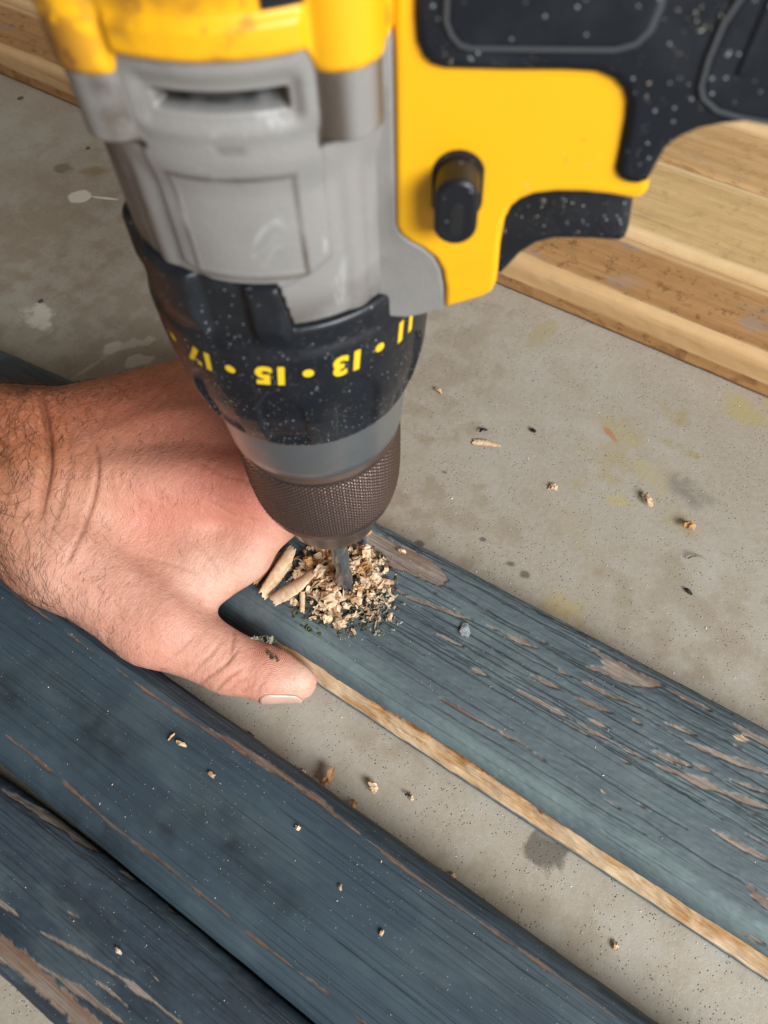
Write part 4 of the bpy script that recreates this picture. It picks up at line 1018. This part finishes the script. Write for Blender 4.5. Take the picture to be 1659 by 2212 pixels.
def rot_rand(n, tilt):
    """n random frames whose normal leans from +Z by about tilt radians"""
    a = rng.uniform(0, 2 * math.pi, n); t = np.abs(rng.normal(0, tilt, n)); b = rng.uniform(0, 2 * math.pi, n)
    nz = np.stack([np.sin(t) * np.cos(b), np.sin(t) * np.sin(b), np.cos(t)], -1)
    ux = np.stack([np.cos(a), np.sin(a), np.zeros(n)], -1); ux -= nz * (ux * nz).sum(1)[:, None]; ux /= np.linalg.norm(ux, axis=1)[:, None]
    return ux, np.cross(nz, ux), nz
def flakes(cent, L, W, curl, tilt, nu=5, nw=3, frames=None, th=0.12):
    """many bent splinters with ragged outline in one mesh (two skins each)"""
    n = len(cent); u = np.linspace(-.5, .5, nu); w = np.linspace(-.5, .5, nw)
    U, Wd = np.meshgrid(u, w, indexing='ij')
    ux, uy, uz = frames if frames is not None else rot_rand(n, tilt)
    rag = 1 + 0.20 * rng.normal(0, 1, (n, nu, nw)).clip(-1.3, 1.3); taper = 1 - 0.55 * rng.random((n, 1, 1)) * (2 * np.abs(U)[None]) ** 2
    lx = U[None] * L[:, None, None] * (1 + 0.12 * rng.normal(0, 1, (n, nu, nw))); ly = Wd[None] * W[:, None, None] * rag * taper
    lz = -curl[:, None, None] * L[:, None, None] * (U[None] ** 2) * 2 + 0.10 * W[:, None, None] * rng.normal(0, 1, (n, nu, nw))
    lz2 = lz + 0.35 * np.abs(curl)[:, None, None] * W[:, None, None] * (Wd[None] ** 2) * -3
    out = []
    for s in (0.5, -0.5):
        z_ = lz2 + s * th
        out.append(cent[:, None, None, :] + lx[..., None] * ux[:, None, None, :] + ly[..., None] * uy[:, None, None, :] + z_[..., None] * uz[:, None, None, :])
    V = np.stack(out, 1).reshape(n, -1, 3)
    g1 = grid_faces(nu, nw); g2 = g1[:, ::-1] + nu * nw
    k = nu * nw; rim = [i * nw for i in range(nu)] + [(nu - 1) * nw + j for j in range(1, nw)] + [i * nw + nw - 1 for i in range(nu - 2, -1, -1)] + [j for j in range(nw - 2, 0, -1)]
    side = np.array([(rim[i], rim[(i + 1) % len(rim)], rim[(i + 1) % len(rim)] + k, rim[i] + k) for i in range(len(rim))])[:, ::-1]
    F = np.vstack([g1, g2, side]); per = 2 * k
    Fa = (F[None] + (np.arange(n) * per)[:, None, None]).reshape(-1, 4)
    edge = np.repeat(np.clip(rng.normal(0.1, 0.35, (n, 1)), 0, 0.9), per, 1) * 1.0
    return mesh_np(V.reshape(-1, 3), Fa, False, {"edge": edge.ravel()})
def pile_z(x, y):
    return 20.2 + 4.2 * np.exp(-((x + 3) / 12) ** 2 - ((y - 0) / 11) ** 2)
def scatter(n, sx, sy, cx=-4.0, cy=0.0, hole=3.4):
    p = np.stack([cx + rng.normal(0, sx, n), cy + rng.normal(0, sy, n)], -1)
    r = np.hypot(p[:, 0], p[:, 1]); p = p[(r > hole) & (np.hypot((p[:, 0] - cx) / (2.1 * sx), (p[:, 1] - cy) / (2.1 * sy)) < 1) & (p[:, 1] > -26)]
    return np.column_stack([p, pile_z(p[:, 0], p[:, 1])])
# heap of mossy crumbs under and around the shavings
c1 = scatter(1250, 10.6, 9.6, -2.5, -0.5); c1[:, 2] -= rng.uniform(0, 1, len(c1)) * (c1[:, 2] - 20.2)
tag(link("bark_crumbs", flakes(c1, rng.uniform(.6, 2.2, len(c1)), rng.uniform(.3, 1.0, len(c1)), rng.normal(0, .3, len(c1)), 0.8, 4, 3), MAT['crumb']), "dark mossy crumbs heaped around the drill bit", "debris", kind="stuff")
c2 = scatter(430, 9.8, 8.8, -2.5, 0); c2[:, 2] += 0.5 + rng.uniform(-1.2, 0.6, len(c2)) * (c2[:, 2] - 20.2) / 4
tag(link("wood_shavings", flakes(c2, np.clip(rng.lognormal(.98, .5, len(c2)), .8, 7), np.clip(rng.lognormal(.28, .6, len(c2)), .25, 3.6), rng.normal(0.25, .45, len(c2)), 0.5, 7, 3, th=0.07), MAT['chip']), "pale wood splinters piled around the drill bit", "wood shavings", kind="stuff")
c3 = scatter(90, 7.0, 6.5, -5, 1); c3[:, 2] += 0.3
tag(link("brown_shavings", flakes(c3, rng.uniform(1.0, 3.2, len(c3)), rng.uniform(.6, 1.6, len(c3)), rng.normal(0.1, .5, len(c3)), 0.9), MAT['chip2']), "orange brown splinters among the pile at the drill bit", "wood shavings", kind="stuff")
c4 = scatter(150, 6.0, 5.0, 13, -1, 5); c4[:, 2] = 20.3 + rng.uniform(0, 1.6, len(c4))
tag(link("grey_crumbs", flakes(c4, rng.uniform(.5, 1.8, len(c4)), rng.uniform(.3, .9, len(c4)), rng.normal(0, .3, len(c4)), 0.8), MAT['greycrumb']), "greyish green crumbs on the right edge of the shaving pile", "debris", kind="stuff")

# single large shavings
def curl_shaving(p0, p1, rad, label, mat, lift=0.0, arc_=215, bend=0.15, seed=1, rot=0.0, zz=22.0):
    a = np.array(at(*p0, zz)); b = np.array(at(*p1, zz)); a[2] += lift; b[2] += 0
    L = np.linalg.norm(b - a); ax_ = (b - a) / L; up = np.array((0, 0, 1.0)); rot0 = rot; sd_ = np.cross(up, ax_); sd_ /= np.linalg.norm(sd_); up2 = np.cross(ax_, sd_)
    nu, nw = 48, 9; r_ = np.random.default_rng(seed); V = []; E_ = []
    o0 = (a + b) / 2; o0[2] = min(a[2], b[2])
    acc = np.cumsum(np.where(r_.random(nu) < 0.3, 1, 0)); acc = np.where(acc % 2 == 0, 1.0, -1.0); acc = np.convolve(acc, [.25, .5, .25], 'same')
    ends = r_.uniform(-0.05, 0.05, (2, nw)); wid = rad * math.radians(arc_)
    for i in range(nu):
        for j in range(nw):
            f = j / (nw - 1)
            t = i / (nu - 1); t = ends[0, j] * (1 - t) + t * (1 + ends[1, j])
            tc_ = min(1, max(0, t))
            c_ = a + (b - a) * t + up2 * bend * L * (4 * tc_ * (1 - tc_)) * 0.6 + sd_ * bend * L * 0.4 * math.sin(math.pi * tc_)
            q = math.radians((f - 0.5) * arc_ * (0.72 + 0.28 * math.sin(math.pi * tc_)) + rot + 30 * (t - .5))
            q += (0.05 * float(noise3(i * .5, seed, j // 7, 94)) if j in (0, nw - 1) else 0.0)
            rq = rad + 0.035 * acc[i] * (0.5 + f) + 0.035 * r_.normal()
            V.append(c_ + sd_ * rq * math.sin(q) + up2 * (rq * math.cos(q) - rad) - o0)
            E_.append(min(1.0, max(0.0, 0.8 - j * 0.5) + 0.16 * (acc[i] < -0.4)))
    me = mesh_np(V, grid_faces(nu, nw), True, {"edge": np.array(E_)})
    o = link("curled_shaving", me, mat); o.location = tuple(o0 * MM)
    so_ = o.modifiers.new("thick", 'SOLIDIFY'); so_.thickness = 0.00025
    return tag(o, label, "wood shaving", "large curled shavings by the drill bit")
curl_shaving((634, 1186), (558, 1280), 4.2, "long cream ribbed wood curl lying against the hand's web", MAT['chip'], 1.6, 78, 0.14, 3, 10, 23.0)
curl_shaving((606, 1196), (549, 1258), 2.0, "reddish brown curl tucked between the hand and the cream curl", MAT['chip2'], 0.8, 80, 0.10, 4, -10, 22.0)
curl_shaving((682, 1248), (586, 1296), 4.6, "fat cream curl with ribbed back, lying left of the drill bit", MAT['chip'], 2.2, 82, 0.24, 5, -12, 24.0)
curl_shaving((652, 1278), (650, 1322), 1.1, "small upright splinter curl on the lower left rim of the pile", MAT['chip'], 0.5, 190, 0.05, 6, 30, 21.8)

def chip(px, py, zb, L, W, mat, label, name="wood_chip", curl=0.35, rot=None, tilt=0.35, group="loose wood chips", nu=7, nw=5, th=0.25, cat="wood chip"):
    p = at(px, py, zb)
    a = rng.uniform(0, 2 * math.pi) if rot is None else math.radians(rot)
    t = rng.normal(0, tilt); nz = np.array((math.sin(t) * math.cos(a + 1), math.sin(t) * math.sin(a + 1), math.cos(t)))
    ux = np.array((math.cos(a), math.sin(a), 0)); ux -= nz * (ux @ nz); ux /= np.linalg.norm(ux); uy = np.cross(nz, ux)
    me = flakes(np.zeros((1, 3)), np.array([L]), np.array([W]), np.array([curl]), tilt, nu, nw, (ux[None], uy[None], nz[None]), th)
    co = np.empty(len(me.vertices) * 3, np.float32); me.vertices.foreach_get("co", co); lo = co.reshape(-1, 3)[:, 2].min()
    o = link(name, me, mat); o.location = (p[0] * MM, p[1] * MM, zb * MM - lo + 0.0001)
    return tag(o, label, cat, group)
G1 = "flakes in the shaving pile"
for px, py, zb, L, W, mt, lab, c_ in (
    (712, 1298, 23, 6.5, 5.0, 'chip', "broad cream flake with folded corner, in front of the bit", .4),
    (733, 1352, 20.3, 4.6, 3.4, 'chip', "cream and brown chip at the lowest tip of the pile", .5),
    (704, 1343, 20.3, 4.0, 3.2, 'chip', "tan chip just left of the pile's lowest tip", .5),
    (768, 1296, 22, 4.6, 3.0, 'chip', "cream crumpled flake right of the bit's foot", .5),
    (806, 1250, 22, 5.0, 3.2, 'chip', "pale jagged flake on the right side of the pile", .4),
    (792, 1228, 22, 4.6, 3.4, 'chip2', "orange flake on the right side of the pile", .5),
    (793, 1196, 22, 4.4, 3.0, 'chip', "cream flake at the far right of the pile, near the bare patch", .6),
    (692, 1238, 25, 5.2, 3.6, 'chip', "tan flake leaning just left of the bit", .3),
    (668, 1215, 24, 4.4, 3.0, 'chip2', "brown flake between the cream curl and the chuck", .5),
    (775, 1272, 22.5, 3.6, 3.0, 'chip2', "smooth tan scale right of the bit's hole", .2),
    (842, 1333, 20.3, 3.6, 1.8, 'chip', "cream sliver lying apart on the right of the pile", .5),
    (795, 1157, 20.3, 3.2, 1.8, 'chip', "white sliver on the bare patch just right of the chuck", .4),
    (868, 1192, 20.3, 3.0, 1.6, 'chip', "cream sliver on the bare brown patch of the board", .4)):
    chip(px, py, zb, L, W, MAT[mt], lab, curl=c_, tilt=.6, group=G1)
G2 = "wood chips scattered on the concrete"
curl_shaving((1022, 953), (1079, 966), 3.4, "ribbed tan curl lying alone on the open concrete", MAT['chip'], 0.2, 75, 0.06, 9, 10, 0.6)["group"] = G2
for px, py, L, W, mt, lab in (
    (1195, 1054, 3.6, 3.0, 'chip', "small tan chip on the open concrete, left of the two others in its row"),
    (1392, 1083, 6.5, 3.2, 'chip', "splayed tan chip beside the grey smudge on the concrete"),
    (1487, 1140, 4.6, 4.0, 'chip2', "orange chunk of wood below the grey smudge on the concrete"),
    (948, 847, 4.0, 1.8, 'chip', "small chip on the concrete close to the torque collar"),
    (714, 1684, 6.4, 3.0, 'chip2', "orange forked splinter between the two painted boards"),
    (808, 1700, 4.6, 3.0, 'chip', "cream crumpled chip in the gap between the painted boards"),
    (762, 1745, 4.6, 2.4, 'chip2', "rusty orange chip hard against the slate board's edge"),
    (630, 1661, 3.4, 2.2, 'chip', "tan chip left of the forked splinter, by the slate board"),
    (655, 1668, 2.0, 1.4, 'chip', "tiny tan bead beside the forked splinter"),
    (888, 1722, 2.4, 1.2, 'chip', "small tan sliver right of the crumpled chip in the gap"),
    (978, 1893, 2.2, 1.6, 'chip', "small tan chip beneath the dark wet stain"),
    (1310, 1885, 2.2, 1.4, 'chip', "pale fleck near the bare wood edge, below the wet stain"),
    (1330, 2045, 2.4, 1.6, 'chip', "pale chip in the lower right of the gap"),
    (1500, 1206, 6.5, 0.7, 'greycrumb', "thin curved sliver on the concrete above the painted board"),
    (908, 1318, 2.4, 1.0, 'chip', "pale splinter on the concrete by the board's far edge"),
    (920, 1330, 3.0, 1.0, 'chip', "tan splinter touching the far edge of the teal board")):
    chip(px, py, 0.1, L, W, MAT[mt], lab, curl=.5, tilt=.4, group=G2)
for px, py, L, W, lab in ((1043, 931, 3.6, 2.0, "black paint crumb just above the ribbed curl"), (1151, 932, 2.6, 1.6, "black crumb right of the ribbed curl"),
                          (1486, 1279, 3.6, 1.2, "black sliver on the concrete above the painted board"), (884, 1718, 2.6, 1.0, "black splinter between the painted boards"), (540, 1590, 2.6, 2.0, "dark crumb on the concrete under the thumb")):
    chip(px, py, 0.1, L, W, MAT['dark'], lab, name="paint_crumb", group="dark crumbs on the concrete", cat="paint crumb")
G3 = "pale splinters on the slate painted board"
for px, py, L, W, lab in ((394, 1608, 3.6, 1.2, "curved cream splinter on the slate board, lower of the pair"), (371, 1592, 2.8, .7, "thin cream splinter on the slate board, upper of the pair"),
                          (456, 1673, 3.0, 1.3, "cream splinter in the middle of the slate board"), (643, 1789, 1.7, 1.2, "white square fleck on the slate board"),
                          (825, 2016, 1.6, 1.0, "white fleck near the bottom of the slate board"), (735, 1917, 1.6, .7, "tiny bent white fleck on the slate board")):
    chip(px, py, 20.1, L, W, MAT['chip'], lab, group=G3, nu=5, nw=3)
chip(257, 2054, 20.1, 2.6, 1.0, MAT['dust'], "white grain lying on the dark blue corner board", group="pale splinters on the corner board")
Mg = Mat("clear_flake"); MAT['clear'] = Mg.done((0.75, 0.78, 0.78), 0.25, **{'Transmission Weight': 0.75, 'IOR': 1.4})
chip(1005, 1362, 20.25, 5.0, 3.4, MAT['clear'], "clear glassy flake on the teal painted board", name="clear_flake", curl=.03, tilt=.03, nu=4, nw=3, th=.15, group="clear flakes", cat="flake")
# clumps on the thumb
def clump(pts, n, spread, label, mat):
    cs = []
    for px, py in pts:
        q = on_hand(px, py)
        if q is None: q = at(px, py, 22)
        cs.append(q)
    cs = np.array(cs); k = cs[rng.integers(0, len(cs), n)] + rng.normal(0, spread, (n, 3)); k[:, 2] += 0.5
    o0 = k.mean(0)
    o = link("bark_clump", flakes(k - o0, rng.uniform(.6, 2.0, n), rng.uniform(.4, 1.1, n), rng.normal(.1, .3, n), .8), mat); o.location = tuple(o0 * MM)
    tag(o, label, "debris")
clump([(552, 1378), (565, 1385), (580, 1382), (592, 1384)], 34, 0.55, "grey green clump of bark caught between thumb and board", MAT['greycrumb'])
clump([(580, 1412), (588, 1420), (598, 1424)], 22, 0.35, "dark green crumb stuck on the thumb pad", MAT['crumb'])

# fine dust: uncountable specks
def specks(name, P, N, size, mat, label, cat="sawdust"):
    n = len(P)
    a = np.cross(N, rng.normal(0, 1, (n, 3))); a /= np.linalg.norm(a, axis=1)[:, None] + 1e-9
    N2 = N + 0.5 * rng.normal(0, 1, (n, 3)); N2 /= np.linalg.norm(N2, axis=1)[:, None]
    cent = P + N * (size * 0.25)[:, None]
    a -= N2 * (a * N2).sum(1)[:, None]; a /= np.linalg.norm(a, axis=1)[:, None] + 1e-9; b = np.cross(N2, a)
    l = size * rng.uniform(.7, 1.9, n); w = size * rng.uniform(.35, .8, n)
    V = np.stack([cent + a * l[:, None] * .5, cent + b * w[:, None] * .5 + N2 * w[:, None] * .25, cent - a * l[:, None] * .5, cent - b * w[:, None] * .5, cent - N2 * w[:, None] * .3], 1).reshape(-1, 3)
    k = np.arange(n)[:, None] * 5
    F = np.concatenate([k + np.array([[0, 1, 3]]), k + np.array([[1, 2, 3]]), k + np.array([[0, 4, 1]]), k + np.array([[1, 4, 2]]), k + np.array([[2, 4, 3]]), k + np.array([[3, 4, 0]])], 0)
    return tag(link(name, mesh_np(V, F, False), mat), label, cat, kind="stuff")
up1 = lambda n: np.tile(np.array((0, 0, 1.0)), (n, 1))
n = 5200; fx = rng.uniform(-130, 200, n); fy = rng.uniform(-62, 185, n); keep = ((fy < -31.5) | (fy > 36)) & (rng.random(n) < np.where(fy < 0, 1.0, 0.15 + 0.75 * sst(170, 40, fy) * sst(-20, 60, fx)))
fx, fy = fx[keep], fy[keep]; gap = fy < 0
sz = np.abs(rng.normal(0, .22, len(fx))) + .16
specks("floor_sawdust", np.column_stack([fx, fy, np.zeros(len(fx))]), up1(len(fx)), sz, MAT['dust'], "fine pale sawdust sprinkled over the concrete")
n = 1500; fx = rng.uniform(-60, 200, n); fy = rng.uniform(-62, 150, n); keep = ((fy < -31.5) | (fy > 36)) & (rng.random(n) < np.where(fy < 0, 1.0, .45)); fx, fy = fx[keep], fy[keep]
specks("floor_grit", np.column_stack([fx, fy, np.zeros(len(fx))]), up1(len(fx)), np.abs(rng.normal(0, .22, len(fx))) + .15, MAT['dark'], "fine dark grit sprinkled over the concrete", "grit")
def on_boards(n, x0, x1, y0, y1):
    return np.column_stack([rng.uniform(x0, x1, n), rng.uniform(y0, y1, n), np.full(n, 20.05)])
P = np.vstack([on_boards(170, -25, 170, -20, 25), on_boards(230, -110, 150, -105, -67), on_boards(110, -60, 80, -147, -121),
               np.column_stack([rng.normal(2, 17, 420), rng.normal(-1, 13, 420), np.full(420, 20.05)])])
P = P[(np.hypot(P[:, 0], P[:, 1]) > 4) & ~((P[:, 1] > -60) & (P[:, 1] < -21)) & ~((P[:, 1] > 24) & (P[:, 1] < 60))]
specks("board_sawdust", P, up1(len(P)), np.abs(rng.normal(0, .16, len(P))) + .12, MAT['dust'], "pale sawdust specks lying on the painted boards")
sel = rng.choice(np.flatnonzero((hn[:, 2] > 0.2) & (s_arm > -95) & (s_arm < 40)), 520)
specks("hand_sawdust", hv2[sel], hn[sel], np.abs(rng.normal(0, .10, len(sel))) + .10, MAT['dust'], "tiny sawdust specks sticking to the hand")
# on the drill (written in world space)
def dl(u, y_, z): 
    c_, s_ = math.cos(math.radians(28)), math.sin(math.radians(28)); return np.stack([u * c_ - y_ * s_, u * s_ + y_ * c_, z], -1)
n = 1900; th_ = rng.uniform(-65, 78, n); zz_ = rng.uniform(142, 176, n); rr_ = np.interp(zz_, [141.6, 143, 147, 152, 158, 164, 170.6, 172.4, 190], [23.6, 24.2, 25.2, 26.1, 26.5, 26.7, 26.75, 26.15, 25.9]); a_ = np.radians(th_ - 90)
Pc = dl(rr_ * np.cos(a_), rr_ * np.sin(a_), zz_); Nc = dl(np.cos(a_), np.sin(a_), 0.15 * np.ones(n))
n2 = 900; u2 = rng.uniform(25, 70, n2); z2 = rng.uniform(199, 230, n2); k2 = (z2 > 216) | ((u2 > 53) & (z2 > 202 + (u2 - 56) * .6)); u2, z2 = u2[k2], z2[k2]
Ph = dl(u2, np.full(len(u2), -17.75), z2); Nh = dl(np.zeros(len(u2)), -np.ones(len(u2)), np.zeros(len(u2)))
n3 = 160; u3 = rng.uniform(42, 57, n3); z3 = rng.uniform(185.5, 196, n3); Pt = dl(u3, np.full(n3, -10.25), z3); Nt = dl(np.zeros(n3), -np.ones(n3), np.zeros(n3))
n4 = 34; u4 = rng.uniform(26, 50, n4); z4 = rng.uniform(190, 213, n4); Py = dl(u4, np.full(n4, -16.65), z4); Ny = dl(np.zeros(n4), -np.ones(n4), np.zeros(n4))
Pd = np.vstack([Pc, Ph, Pt, Py]); Nd = np.vstack([Nc, Nh, Nt, Ny])
szd = np.abs(rng.normal(0, .05, len(Pd))) + .04; szd[n:n + len(Ph)] *= rng.lognormal(0.2, .6, len(Ph)); szd = np.minimum(szd, 0.30); szd[-n4:] = rng.uniform(.15, .5, n4)
specks("drill_sawdust", Pd, Nd, szd, MAT['dust'], "fine sawdust specks clinging to the drill")
